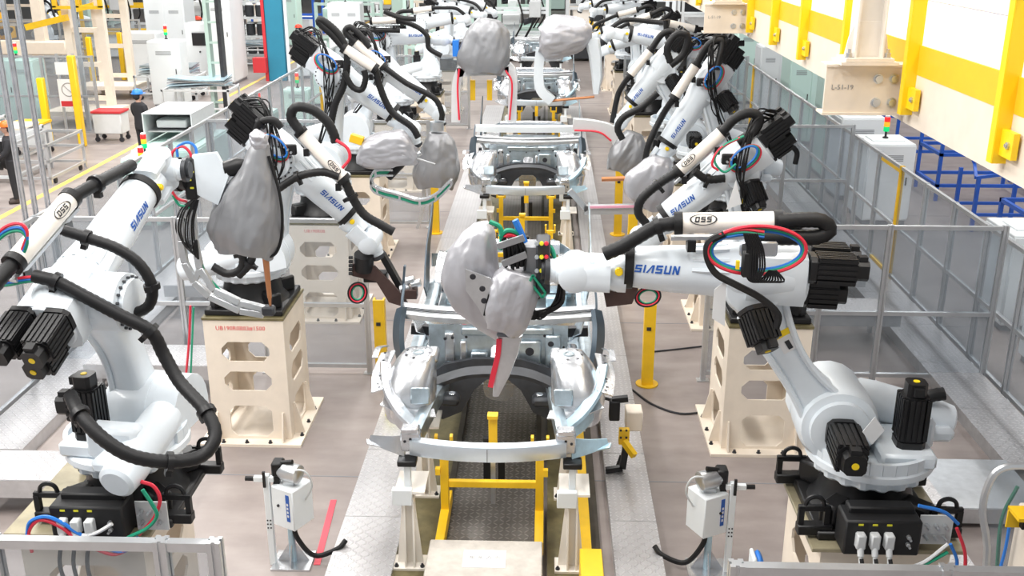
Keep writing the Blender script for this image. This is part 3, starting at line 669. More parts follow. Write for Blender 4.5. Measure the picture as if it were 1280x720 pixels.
for i, (m, pts) in enumerate((('blue', [(34, 668), (38, 652), (58, 646), (80, 655), (100, 668), (150, 690), (172, 672)]), ('red', [(40, 690), (36, 665), (50, 650), (75, 658), (100, 676), (140, 693), (165, 684)]), ('red', [(176, 602), (192, 608), (200, 625), (192, 648), (174, 668)]), ('green', [(178, 612), (190, 630), (196, 645), (184, 660), (160, 672)]), ('paper', [(92, 670), (118, 667), (140, 655)]))):
    hose(Y(pts, 5.40 if i != 2 else 5.5), .012, r1, BR1, m, 'air_hose', n=6)
# --- robot with the bright arm over the car body (rack side, front)
rr1, GR1, *kr1 = robot('white robot with a level arm reaching over the front car body', BRR1, 177, (.24, .65), (.84, 1.57), (1.93, 1.60), (1, .15, .05),
    tube=(py(972, 277, 5.95), py(848, 279, 6.0)), loop=Y([(972, 277), (1000, 275), (1026, 276), (1037, 287), (1022, 296), (990, 297), (948, 297)], 5.92),
    hoses=[(.045, Y([(848, 279), (822, 283), (798, 296), (776, 309), (755, 318)], 6.0)),
           (.022, Y([(905, 292), (886, 303), (884, 322), (895, 342), (920, 356), (950, 372), (972, 392), (970, 410)], 5.72))])
for i, (m, q) in enumerate((('red', 0), ('green', 1), ('blue', 2))):
    hose(coil(py(946, 313, 5.72+i*.012), RT, V((0, 0, 1)), .285-.012*i, .135-.013*i+.01, 1, 20, .4*i), .011, rr1, BRR1, m, 'air_hose', n=6)
    hose(Y([(955, 290+3*q), (930, 287+3*q), (908, 290+3*q)], 5.72), .011, rr1, BRR1, m, 'air_hose', n=6)
mb = MB()
for i in range(9): mb.tube([p-BRR1 for p in Y([(930+i*2, 292), (934+i*2.5, 312), (932+i*3, 335), (936+i*2, 350), (948+i*4, 352), (962+i, 338)], 5.68-i*.004)], .006, 5, 4)
mb.obj('cable_bundle', 'rubber', rr1)
MB().box(py(937, 330, 5.70)-BRR1, (.09, .06, .15), ch=.008).obj('terminal_block', 'black_box', rr1)
MB().box(py(922, 331, 5.69)-BRR1, (.02, .02, .05)).obj('yellow_tag', 'sticker', rr1)
MB().box(py(948, 311, 5.80)-BRR1, (.22, .03, .09), ch=.01).obj('cable_bracket', 'steel', rr1)
q = Y([(893, 362), (908, 350), (906, 408), (890, 398)], 5.72); MB().add([p-BRR1 for p in q]+[p-BRR1+V((0, .004, 0)) for p in q], [(0, 1, 2, 3), (7, 6, 5, 4), (0, 4, 5, 1), (1, 5, 6, 2), (2, 6, 7, 3), (3, 7, 4, 0)]).obj('paper_tag', 'paper', rr1, False)
q = Y([(1078, 540), (1094, 521), (1106, 538), (1090, 556)], 5.55); MB().add([p-BRR1 for p in q]+[p-BRR1+V((0, .004, 0)) for p in q], [(0, 1, 2, 3), (7, 6, 5, 4), (0, 4, 5, 1), (1, 5, 6, 2), (2, 6, 7, 3), (3, 7, 4, 0)]).obj('paper_tag', 'paper', rr1, False)
for i, m in enumerate(('red', 'blue', 'green')): hose(Y([(1100, 520-2*i), (1120, 508-2*i), (1145, 500-3*i), (1165, 498)], 6.2), .010, rr1, BRR1, m, 'air_hose', n=6)
hose(Y([(1140, 508), (1160, 496), (1180, 492)], 6.2), .045, rr1, BRR1, step=.02, n=10)
for i, (m, pts) in enumerate((('paper', [(1100, 716), (1150, 705), (1185, 680)]), ('blue', [(1148, 632), (1180, 640), (1198, 655)]), ('red', [(1196, 660), (1206, 690), (1206, 718)]), ('green', [(1185, 690), (1150, 708), (1110, 718)]), ('blue', [(1188, 680), (1196, 700), (1194, 718)]))):
    hose(Y(pts, 5.42), .011, rr1, BRR1, m, 'air_hose', n=6)
mb = MB()
for s_ in (0, 1):
    for i in range(4): mb.box(py(1060+s_*32+i*2, 502-s_*0+i*8, 6.35)-BRR1, (.04, .01, .03))
mb.obj('bolt_strip', 'ink', rr1)
# --- robots with gripper arms over the front car body
r2, G2, *k2 = robot('white robot whose forearm slopes down to the dark gripper, on the lettered pedestal', BR2, 3, (.18, .55), (.36, 1.50), (1.22, .66), (.35, .1, -1),
    tube=(py(376, 165, 9.6), py(430, 224, 9.6)), loop=Y([(376, 165), (364, 147), (370, 134), (390, 137), (407, 150), (416, 165), (420, 178)], 9.55),
    hoses=[(.045, Y([(430, 224), (440, 246), (455, 268), (476, 281), (492, 290)], 9.6)), (.04, Y([(345, 238), (372, 221), (402, 215), (424, 221)], 9.55)),
           (.016, Y([(420, 175), (434, 185), (437, 198), (428, 210)], 9.5), 'red'),
           (.04, Y([(292, 310), (303, 318), (301, 336), (284, 342), (266, 333)], 9.2)), (.04, Y([(318, 312), (312, 330), (298, 345)], 9.2)),
           (.035, Y([(318, 170), (325, 153), (342, 150), (352, 160)], 9.6))], handles=False)
rr2, GR2, *kr2 = robot('white robot whose forearm slopes down behind the level arm', BRR2, 180, (.15, .55), (.34, 1.44), (1.24, .72), (.4, -.1, -1),
    tube=(py(904, 164, 9.7), py(848, 214, 9.7)), loop=Y([(904, 164), (918, 149), (937, 141), (949, 148), (942, 164), (922, 178)], 9.65),
    hoses=[(.045, Y([(848, 214), (822, 231), (802, 249), (798, 266), (808, 280)], 9.7)), (.04, Y([(868, 214), (884, 224), (906, 223)], 9.6)),
           (.012, Y([(930, 170), (905, 182), (893, 200), (905, 215), (920, 205)], 9.5), 'green'), (.012, Y([(925, 172), (900, 186), (890, 205), (898, 213)], 9.5), 'red')], handles=False)
q = Y([(920, 225), (908, 262), (927, 255)], 9.4); MB().add([p-BRR2 for p in q]+[p-BRR2+V((0, .005, 0)) for p in q], [(0, 1, 2), (5, 4, 3), (0, 3, 4, 1), (1, 4, 5, 2), (2, 5, 3, 0)]).obj('paper_tag', 'paper', rr2, False)
# --- second pair of stations
r3, G3, *k3 = robot('white robot with a bent arm over the silver covered gun behind the cross fence', BR3, 0, (.11, .75), (.22, 1.86), (1.23, 1.12), (.25, .1, -1),
    tube=(py(430, 60, 13), py(469, 86, 13)), loop=Y([(430, 60), (414, 42), (399, 28), (404, 26), (424, 44), (434, 70), (430, 105), (419, 130), (413, 158)], 13),
    hoses=[(.045, Y([(469, 86), (476, 112), (490, 140), (514, 158), (523, 172)], 13)), (.04, Y([(430, 90), (440, 108), (452, 112), (457, 98), (455, 88)], 12.9))], det=1, handles=False)
rr3, GR3, *kr3 = robot('white robot with an upright lower arm and a steep forearm over the white covered gun', BRR3, 190, (.10, .72), (.40, 1.74), (1.06, .74), (.5, -.4, -1),
    tube=None, hoses=[(.045, Y([(838, 78), (834, 60), (846, 43), (860, 46), (854, 68), (838, 82)], 12.8)), (.045, Y([(822, 116), (802, 134), (780, 146), (772, 160), (778, 174)], 12.9)), (.035, Y([(968, 190), (985, 182), (996, 190), (994, 205)], 12.9))], det=1, handles=False)
r4, G4, *k4 = robot('white robot with the forearm sloping to the grey covered gun, third row', BR4, 2, (.0, .68), (.40, 1.60), (1.30, .90), (.15, .1, -1),
    tube=(py(443, 52, 15.7), py(479, 83, 15.7)), loop=Y([(443, 52), (432, 40), (438, 34), (452, 46), (462, 60)], 15.7),
    hoses=[(.045, Y([(479, 83), (508, 104), (542, 122), (552, 140), (552, 150)], 15.7))], det=1, handles=False)
rr4, GR4, *kr4 = robot('white robot with a level forearm above the car line, third row', BRR4, 180, (-.08, .70), (-.10, 1.70), (1.13, 1.95), (.8, 0, -1),
    tube=None, hoses=[(.045, Y([(832, 25), (834, 45), (842, 60)], 17.6)), (.05, Y([(892, 48), (905, 40), (922, 38)], 17.3)), (.05, Y([(905, 62), (918, 55), (930, 54)], 17.3))], det=1, handles=False)
r5, G5, *k5 = robot('white robot with a level forearm above the car line, fourth row', BR5, 2, (-.1, .62), (-.20, 1.55), (.97, 1.58), (1, .1, -.3),
    tube=(py(464, 26, 20.2), py(497, 25, 20.2)), loop=None,
    hoses=[(.05, Y([(497, 25), (520, 33), (534, 45), (536, 60), (552, 70)], 20.2)), (.05, Y([(480, 14), (500, 22), (520, 24)], 20.0)), (.05, Y([(430, 45), (460, 38), (500, 38)], 20.2))], det=1, handles=False)
for k, (x, yy, yw, a, b, c) in enumerate(((2.2, 21.5, 178, (.1, .62), (.1, 1.6), (1.15, 1.2)), (-2.9, 25.0, 5, (.1, .62), (-.1, 1.6), (1.0, 1.75)), (2.3, 25.0, 170, (.1, .62), (.2, 1.6), (1.3, 1.3)), (-2.9, 29.5, -20, (.1, .62), (.15, 1.62), (1.2, 1.5)), (2.3, 29.5, 195, (.1, .62), (-.05, 1.62), (1.05, 1.6)), (-2.9, 34, 10, (.1, .62), (.2, 1.6), (1.2, 1.2)), (2.3, 34, 180, (.1, .62), (.1, 1.6), (1.2, 1.4)))):
    side = 'aisle side' if x < 0 else 'rack side'
    robot('distant white robot in the %s row, %s' % (('fourth', 'fifth', 'fifth', 'sixth', 'sixth', 'seventh', 'seventh')[k], side), (x, yy, 1.36 if k == 0 else 1.2), yw, a, b, c, (.4, 0, -1), det=0, logo=0, handles=False)
    if k: pedestal('cream windowed pedestal in the %s row, %s' % (('fourth', 'fifth', 'fifth', 'sixth', 'sixth', 'seventh', 'seventh')[k], side), x, yy, zt=1.2)
for k, (p, yw) in enumerate(((pz(62, 70, .6), -50), (pz(92, 48, .6), 200))):
    robot(['distant white robot with black motors in the cell behind the long cream beam', 'second distant white robot in the cell behind the long cream beam'][k], (p.x, p.y, .8), yw, (.1, .62), (.3, 1.6), (1.3, 1.2), (.4, 0, -1), det=0, logo=0, handles=False)
    pedestal(['low cream stand under the robot with black motors in the far aisle cell', 'low cream stand under the second robot in the far aisle cell'][k], p.x, p.y, zt=.8)
# --- one more robot in the third row, rack side
BRX = V((2.35, 15.6, 1.36))
rx, GX, *kx = robot('white robot hidden behind the one with the upright lower arm, reaching to the grey bag', BRX, 180, (.15, .66), (.62, 1.62), (1.22, .86), (.35, 0, -1), det=0, handles=False)
pedestal('cream windowed pedestal hidden behind the upright lower arm', 2.35, 15.6)

# ================================================================ welding guns and grippers
def rid(p): return 1-2*abs(noise.noise(p))
def bag(P, rad, mname, par, B, seed=0, folds=7, amp=.05, n=84, res=11, name='fabric_cover'):
    P = [V(p)-B for p in P]; Q = crom(P, res); Rr = crom([V((a, b, 0)) for a, b in rad], res); R = []
    d0 = (P[-1]-P[0]).normalized(); u = V((1, 0, 0)); u = (u-d0*u.dot(d0)).normalized() if abs(d0.x) < .9 else V((0, 0, 1)); w = d0.cross(u).normalized()
    sr = max(max(a, b) for a, b in rad); k5 = 1.15/sr
    for i, p in enumerate(Q):
        t = i/(len(Q)-1); ring = []
        for k in range(n):
            a = 2*PI*k/n; c = u*math.cos(a)*Rr[i].x+w*math.sin(a)*Rr[i].y; g = p*k5+c*k5*1.6-d0*(p.dot(d0)*k5*.55)+V((seed*3.1, 0, 0))
            f = 1+amp*math.sin(folds*a*.5+2.5*t+seed)*(.3+.7*t)+amp*1.5*rid(g)+amp*.8*rid(g*2.3)+amp*.35*rid(g*5.1)-amp
            sq = (abs(math.cos(a))**3.2+abs(math.sin(a))**3.2)**(-1/3.2)
            ring.append(p+c*(f*(.35+.65*sq))+d0*(sr*.12*math.sin(3*a+seed) if i == len(Q)-1 else 0))
        R.append(ring)
    return MB().rings(R).obj(name, mname, par, ang=80)
def ribbon(mb, P, wv, wd, th, res=5):
    Q = crom([V(p) for p in P], res) if res > 1 else [V(p) for p in P]; R = []
    for i, p in enumerate(Q):
        d = (Q[min(i+1, len(Q)-1)]-Q[max(i-1, 0)]).normalized(); w = V(wv); w = (w-d*w.dot(d)).normalized(); n = d.cross(w)
        k = wd(i/(len(Q)-1)) if callable(wd) else wd
        R.append([p+w*k/2+n*th/2, p-w*k/2+n*th/2, p-w*k/2-n*th/2, p+w*k/2-n*th/2])
    return mb.rings(R)
def gun(label, P): return thing('welding_gun', label, 'welding gun', P)
def box_at(mb, p, B, sz, R=None, ch=.006): return mb.box(V(p)-B, sz, R, ch)
# gun on the robot with the big hose loop
Yg = 7.55; Bg = py(228, 222, Yg); g = gun('grey fabric covered welding gun with a silver C-frame, above the lettered pedestal', Bg)
bag(Y([(327, 178), (324, 192), (322, 215), (314, 252), (308, 288), (306, 312)], Yg), [(.05, .05), (.085, .08), (.13, .12), (.22, .17), (.275, .20), (.22, .16)], 'cover_grey', g, Bg, 1)
bag(Y([(314, 172), (322, 178), (334, 178)], Yg), [(.04, .05), (.09, .08), (.05, .05)], 'cover_silver', g, Bg, 3, amp=.08, name='tied_top')
mb = MB(); MB().tube([p-Bg for p in Y([(336, 195), (349, 240), (353, 275), (350, 305), (340, 320), (318, 316), (285, 295)], Yg-.05)], .012, 6).obj('cover_seam', 'rubber', g)
fr_ = MB()
A_ = Y([(240, 262), (243, 300), (250, 335), (268, 362), (300, 378), (338, 388)], Yg); B_ = Y([(226, 272), (227, 300), (231, 328), (243, 352), (262, 370), (300, 388), (330, 393)], Yg)
for q in (A_, B_):
    for a, b in zip(q, q[1:]): fr_.bar(a-Bg, b-Bg, .055, .05, up=V((0, 1, 0)), ch=.006)
for a, b in ((0, 0), (2, 3), (4, 5)): fr_.bar(A_[a]-Bg, B_[b]-Bg, .04, .04, up=V((0, 1, 0)))
fr_.obj('gun_frame', 'aluminium', g)
MB().cyl(py(331, 312, Yg)-Bg, py(337, 372, Yg)-Bg, .028, .018, 12).obj('electrode_arm', 'copper', g)
MB().cyl(py(337, 372, Yg)-Bg, py(338, 384, Yg)-Bg, .014, .008, 10).obj('electrode_tip', 'copper', g)
mb = MB(); box_at(mb, py(336, 388, Yg), Bg, (.10, .08, .08), ch=.015); mb.obj('arm_joint', 'dark_steel', g)
mb = MB(); mb.lathe(py(221, 218, Yg)-Bg, (1, -.1, 0), [(0, .13), (.03, .13), (.03, .115), (.06, .115), (.06, .12), (.09, .12)], 26); box_at(mb, py(240, 222, Yg), Bg, (.09, .12, .32), ch=.01); mb.obj('tool_changer', 'black_metal', g)
for i in range(4): MB().box(py(237+3*(i % 2), 205+10*i, Yg-.07)-Bg, (.025, .01, .012)).obj('port_mark', 'lime', g)
MB().prism([(-.10, .18), (.08, .20), (.16, .02), (.06, -.2), (-.06, -.14), (-.12, -.1)], py(262, 222, Yg)-Bg, (1, 0, 0), (0, 0, 1), .05).obj('mount_bracket', 'robot_white', g)
MB().lathe(py(280, 212, Yg)-Bg, (1, .3, .2), [(0, .06), (.1, .07), (.16, .05)], 12).obj('servo_motor', 'black_metal', g)
cb = MB()
for i in range(9): cb.tube([p-Bg for p in Y([(240+i, 250), (226+i*2, 262+i*2), (220+i*3, 285+i*3), (232+i*2, 308+i*2), (246, 300)], Yg-.04*(i % 3))], .007, 5, 5)
cb.obj('cable_bundle', 'rubber', g)
for m, pts in (('red', [(240, 206), (254, 198), (270, 198), (279, 206)]), ('red', [(213, 205), (216, 190), (228, 183), (238, 192), (240, 208)]), ('blue', [(222, 196), (222, 184), (234, 178), (244, 184), (246, 200)]), ('red', [(214, 238), (222, 248), (234, 252)]), ('green', [(216, 244), (224, 256), (238, 262), (244, 300), (256, 340), (280, 368)])):
    MB().tube([p-Bg for p in Y(pts, Yg)], .011, 6).obj('air_hose', m, g)
# gun over the front car body
Yg = 6.3; Bg = py(684, 330, Yg); g = gun('silver fabric covered welding gun hanging over the front car body', Bg)
bag(Y([(601, 279), (596, 292), (590, 315), (588, 345), (600, 375), (618, 402), (628, 420)], Yg+.06), [(.05, .05), (.11, .10), (.165, .13), (.19, .14), (.18, .13), (.13, .10), (.06, .05)], 'cover_silver', g, Bg, 2, amp=.045)
bag(Y([(650, 338), (646, 352), (640, 372), (634, 392), (630, 412)], Yg-.08), [(.11, .08), (.145, .11), (.15, .12), (.14, .12), (.11, .08)], 'cover_silver', g, Bg, 5, amp=.06, folds=6)
MB().prism([(-.10, .14), (.06, .08), (.10, -.02), (.03, -.22), (-.02, -.12), (-.10, .0)], py(602, 362, Yg-.12)-Bg, (1, 0, 0), (0, 0, 1), .02).obj('side_plate', 'steel', g)
for a, b in ((591, 346), (603, 361), (605, 376)): MB().lathe(py(a, b, Yg-.14)-Bg, (0, -1, 0), [(0, .02), (.004, .018)], 12).obj('hole', 'ink', g)
MB().bar(py(607, 394, Yg-.14)-Bg, py(613, 368, Yg-.14)-Bg, .03, .03).obj('link_bar', 'black_metal', g)
mb = MB(); mb.rings([srect(py(a, b, Yg-.03)-Bg, V((1, 0, 0)), V((0, 1, 0)), w, .05, 12, 5) for a, b, w in ((637, 418, .085), (634, 440, .075), (627, 470, .05), (620, 492, .022))]); mb.obj('gun_arm', 'steel', g)
mb = MB(); ribbon(mb, [p-Bg for p in Y([(624, 424), (622, 445), (616, 470), (613, 484)], Yg-.09)], (1, 0, 0), .035, .01); mb.obj('red_strip', 'red', g)
mb = MB()
for i in range(16): mb.tube([p-Bg for p in Y([(628+i*1.6, 300+random.uniform(-4, 4)), (630+i*1.8, 315+random.uniform(-5, 5)), (632+i*1.6, 335+random.uniform(-4, 4))], Yg-.1+.01*(i % 3))], .008, 5, 4)
mb.obj('cable_bundle', 'rubber', g)
for a, b in (((622, 308), (655, 297)), ((628, 330), (658, 318))): MB().bar(py(*a, Yg-.14)-Bg, py(*b, Yg-.14)-Bg, .025, .04).obj('cover_strap', 'cover_grey', g)
MB().box(py(668, 322, Yg)-Bg, (.14, .16, .2), ch=.01).obj('junction_box', 'cover_grey', g)
MB().box(py(679, 330, Yg-.05)-Bg, (.09, .2, .34), ch=.01).obj('valve_block', 'dark_steel', g)
for i in range(9): MB().lathe(py(671+(i % 3)*6, 304+(i//3)*17, Yg-.15)-Bg, (0, -1, .2), [(0, .014), (.03, .014), (.03, .009), (.05, .009)], 8).obj('valve', ['steel', 'lime', 'red'][i % 3], g)
mb = MB()
for i in range(12): mb.tube([p-Bg for p in Y([(688+i*.8, 320+i), (698+i*.6, 345+i), (695+i*.5, 372+i), (682-i*2, 390+(i % 4)*3), (668-i*1.5, 388), (664+i, 372)], Yg-.1+.012*(i % 4))], .007, 5, 5)
mb.obj('cable_bundle', 'rubber', g)
mb = MB(); q = Y([(662, 352), (678, 372), (682, 366), (666, 344)], Yg-.16)
for a, b in zip(q, q[1:]+q[:1]): mb.bar(a-Bg, b-Bg, .014, .014)
mb.obj('hose_guard', 'green', g)
for m, pts in (('green', [(612, 277), (625, 284), (627, 300), (625, 312)]), ('green', [(625, 296), (634, 288), (648, 292), (653, 304)]), ('red', [(627, 300), (636, 294), (647, 298), (652, 306)]), ('blue', [(644, 275), (650, 288), (656, 303)]), ('green', [(676, 300), (690, 312), (692, 332), (682, 350)])):
    MB().tube([p-Bg for p in Y(pts, Yg-.05)], .016 if m != 'blue' else .022, 7).obj('air_hose', m, g)
# grippers
def gripper(label, pts_plate, ring, head, Yp, sgn):
    Bp = py(*head, Yp); g = thing('gripper', label, 'gripper', Bp)
    q = [p-Bp for p in Y(pts_plate, Yp)]; n = len(q)
    mb = MB().add(q+[p+V((0, .04, 0)) for p in q], [tuple(range(n)), tuple(range(2*n-1, n-1, -1))]+[(i, (i+1) % n, n+(i+1) % n, n+i) for i in range(n)]); mb.obj('tool_plate', 'brown_tool', g, False)
    return g, Bp
g, Bp = gripper('dark brown gripper plate with clamps at the end of the sloping forearm, lettered pedestal robot', [(440, 330), (468, 333), (506, 372), (512, 386), (486, 378), (470, 352), (440, 345)], (447, 366), (462, 322), 9.85, 1)
mb = MB(); mb.cyl(py(455, 318, 9.85)-Bp, py(455, 336, 9.9)-Bp, .10, n=18); box_at(mb, py(470, 345, 10.0), Bp, (.24, .14, .10)); mb.bar(py(478, 318, 10)-Bp, py(505, 366, 10)-Bp, .10, .06); mb.obj('mount', 'black_metal', g)
for a, b in ((512, 352), (506, 362), (520, 356)): mb = MB(); mb.cyl(py(a-6, b, 9.85)-Bp, py(a+6, b-3, 9.85)-Bp, .04, n=12, ch=.006); mb.obj('clamp_cylinder', 'steel', g)
mb = MB(); box_at(mb, py(512, 366, 9.85), Bp, (.16, .12, .10)); mb.obj('clamp_body', 'brown_tool', g)
mb = MB()
for k in range(5): mb.cyl(py(441, 322+k*5, 9.8)-Bp, py(436, 322+k*5, 9.8)-Bp, .018, n=8)
mb.obj('valve_row', 'black_box', g)
mb = MB(); ribbon(mb, [p-Bp for p in Y([(506, 332), (504, 360), (502, 395), (501, 408)], 9.6)], (0, 1, 0), .06, .02); mb.obj('locating_strip', 'pillar_steel', g)
for k, m in enumerate(('rubber', 'red', 'rubber', 'green')): MB().tube(coil(py(447, 366, 9.75+.01*k)-Bp, RT, V((.1, 0, 1)), .095-.012*k, .11-.012*k, 1, 16), .009, 6, 3).obj('air_hose', m, g)
g, Bp = gripper('dark brown gripper with clamps beside the level arm, under the hose loop', [(752, 352), (790, 350), (798, 362), (790, 380), (758, 384)], (810, 372), (785, 340), 9.85, -1)
mb = MB(); mb.cyl(py(792, 312, 9.85)-Bp, py(788, 350, 9.9)-Bp, .09, n=18); mb.bar(py(788, 330, 10)-Bp, py(760, 372, 10)-Bp, .10, .06); mb.obj('mount', 'black_metal', g)
for a, b in ((755, 353), (764, 360), (748, 361)): mb = MB(); mb.cyl(py(a-6, b-3, 9.8)-Bp, py(a+6, b, 9.8)-Bp, .04, n=12, ch=.006); mb.obj('clamp_cylinder', 'steel', g)
for k, m in enumerate(('rubber', 'red', 'rubber', 'green')): MB().tube(coil(py(810, 371, 9.7+.01*k)-Bp, RT, V((.1, 0, 1)), .125-.012*k, .105-.012*k, 1, 16), .009, 6, 3).obj('air_hose', m, g)
# gun of the bent arm robot (silver cover, curved arm)
Yg = 12.95; Bg = py(505, 178, Yg); g = gun('silver fabric covered welding gun with a curved pale arm, behind the lettered pedestal', Bg)
bag(Y([(446, 200), (456, 192), (480, 188), (505, 186), (520, 196)], Yg), [(.05, .05), (.16, .14), (.22, .19), (.20, .18), (.10, .1)], 'cover_silver', g, Bg, 4, amp=.07)
bag(Y([(500, 168), (500, 176), (498, 190)], Yg), [(.10, .10), (.15, .15), (.20, .18)], 'cover_silver', g, Bg, 6, name='cover_collar')
mb = MB(); box_at(mb, py(446, 174, Yg), Bg, (.17, .12, .10), Matrix.Rotation(.3, 3, 'Y')); mb.obj('sensor_box', 'yellow', g)
mb = MB(); mb.cyl(py(485, 222, Yg)-Bg, py(503, 203, Yg)-Bg, .055, n=12, ch=.01); mb.obj('sleeve', 'rubber', g)
mb = MB(); mb.cyl(py(503, 203, Yg)-Bg, py(526, 191, Yg)-Bg, .045, .03, n=12); mb.cyl(py(521, 198, Yg)-Bg, py(544, 205, Yg)-Bg, .014, .008, n=8); mb.obj('electrode_arm', 'steel', g)
mb = MB(); q = [p-Bg for p in Y([(492, 215), (470, 216), (464, 228), (472, 238), (500, 246), (525, 253), (545, 246), (564, 228)], Yg)]
for k in (-1, 1): ribbon(mb, [p+V((0, 0, k*.035)) for p in q], (0, 1, 0), .12, .025, 4)
for i in range(0, len(q)): mb.box(q[i], (.03, .09, .07))
mb.obj('gun_arm', 'galv_bright', g); mb = MB(); ribbon(mb, [p+V((0, -.02, 0)) for p in q], (0, 1, 0), .03, .035, 4); mb.obj('cooling_hose', 'green', g)
# grey bag, third row aisle side
Yg = 16.0; Bg = py(546, 168, Yg); g = gun('grey fabric covered welding gun hanging beside the second car body, aisle side', Bg)
bag(Y([(548, 166), (550, 176), (549, 195), (546, 215), (544, 232)], Yg), [(.14, .13), (.22, .2), (.30, .24), (.36, .26), (.30, .2)], 'cover_grey', g, Bg, 7, amp=.06)
MB().lathe(py(546, 152, Yg)-Bg, (0, 0, -1), [(0, .11), (.14, .11)], 16).obj('mount_collar', 'steel', g)
mb = MB(); ribbon(mb, [p-Bg for p in Y([(530, 235), (528, 262), (522, 285)], Yg)], (0, 1, 0), .10, .05); mb.obj('gun_arm', 'steel', g)
# big grey bag with portal frame, fourth row
Yg = 20.3; Bg = py(562, 60, Yg); g = gun('large grey fabric covered welding gun with a square portal frame, fourth row', Bg)
bag(Y([(612, 24), (612, 36), (608, 55), (603, 75), (602, 88)], Yg), [(.2, .18), (.36, .26), (.46, .30), (.50, .30), (.42, .25)], 'cover_grey', g, Bg, 8, amp=.05, folds=9)
mb = MB()
for q in ([(577, 85), (571, 105), (570, 152)], [(634, 82), (641, 95), (640, 152)], [(572, 90), (600, 88), (636, 88)]):
    ribbon(mb, [p-Bg for p in Y(q, Yg+.05)], (0, 1, 0), .2, .17, 3)
mb.obj('portal_frame', 'cabinet_grey', g)
for q in ([(574, 86), (572, 110), (574, 150)], [(632, 88), (640, 105), (637, 150)]): MB().tube([p-Bg for p in Y(q, Yg-.12)], .02, 6).obj('air_hose', 'red', g)
for a in (591, 612): MB().bar(py(a, 100, Yg+.2)-Bg, py(a, 125, Yg+.2)-Bg, .1, .08).obj('cylinder', 'yellow', g)
MB().box(py(570, 60, Yg)-Bg, (.12, .2, .3)).obj('junction_box', 'blue', g)
# white bag with two arms, third row rack side
Yg = 17.5; Bg = py(742, 40, Yg); g = gun('white fabric covered welding gun with two tapering arms, above the third car body', Bg)
bag(Y([(740, 40), (728, 43), (705, 45), (685, 48), (676, 50)], Yg), [(.1, .1), (.24, .22), (.32, .26), (.34, .26), (.2, .2)], 'cover_silver', g, Bg, 9, amp=.06)
mb = MB()
ribbon(mb, [p-Bg for p in Y([(676, 60), (673, 90), (676, 112), (690, 126)], Yg)], (0, 1, 0), .16, .16, 4); mb.obj('gun_arm', 'robot_white', g); mb = MB()
mb.rings([srect(p-Bg, V((1, 0, 0)), V((0, 1, 0)), w, .08, 10) for p, w in zip(Y([(740, 48), (744, 70), (746, 95), (745, 117)], Yg), (.13, .11, .09, .05))]); mb.obj('gun_arm', 'robot_white', g)
MB().cyl(py(690, 126, Yg)-Bg, py(743, 121, Yg)-Bg, .022, n=8).obj('electrode', 'copper', g)
# white bag of the robot with the upright lower arm
Yg = 12.9; Bg = py(818, 205, Yg); g = gun('white fabric covered welding gun with a long red striped silver arm', Bg)
bag(Y([(826, 196), (822, 206), (812, 225), (808, 245), (812, 258)], Yg), [(.12, .1), (.2, .17), (.30, .2), (.28, .2), (.2, .15)], 'cover_silver', g, Bg, 10, amp=.05)
mb = MB(); mb.bar(py(730, 262, Yg)-Bg, py(800, 261, Yg)-Bg, .08, .12); mb.bar(py(712, 238, Yg)-Bg, py(734, 262, Yg)-Bg, .08, .07); mb.obj('gun_arm', 'aluminium', g)
MB().bar(py(736, 259, Yg-.07)-Bg, py(796, 258, Yg-.07)-Bg, .02, .03).obj('red_strip', 'pink_part', g)
MB().cyl(py(752, 224, Yg)-Bg, py(786, 223, Yg)-Bg, .03, n=10).obj('electrode_arm', 'copper', g)
# grey bag of the hidden robot
Yg = 15.4; Bg = py(795, 160, Yg); g = gun('grey fabric covered welding gun with a flat arm over the second car body, rack side', Bg)
bag(Y([(793, 166), (790, 178), (783, 196), (776, 214)], Yg), [(.12, .12), (.22, .18), (.27, .22), (.22, .18)], 'cover_grey', g, Bg, 11, amp=.06)
mb = MB(); ribbon(mb, [p-Bg for p in Y([(716, 155), (745, 158), (765, 165), (776, 186)], Yg)], (0, 1, 0), .14, .17, 4); mb.obj('gun_arm', 'cabinet_grey', g)
MB().tube([p-Bg for p in Y([(718, 163), (748, 165), (764, 176)], Yg-.1)], .015, 6).obj('red_hose', 'red', g)

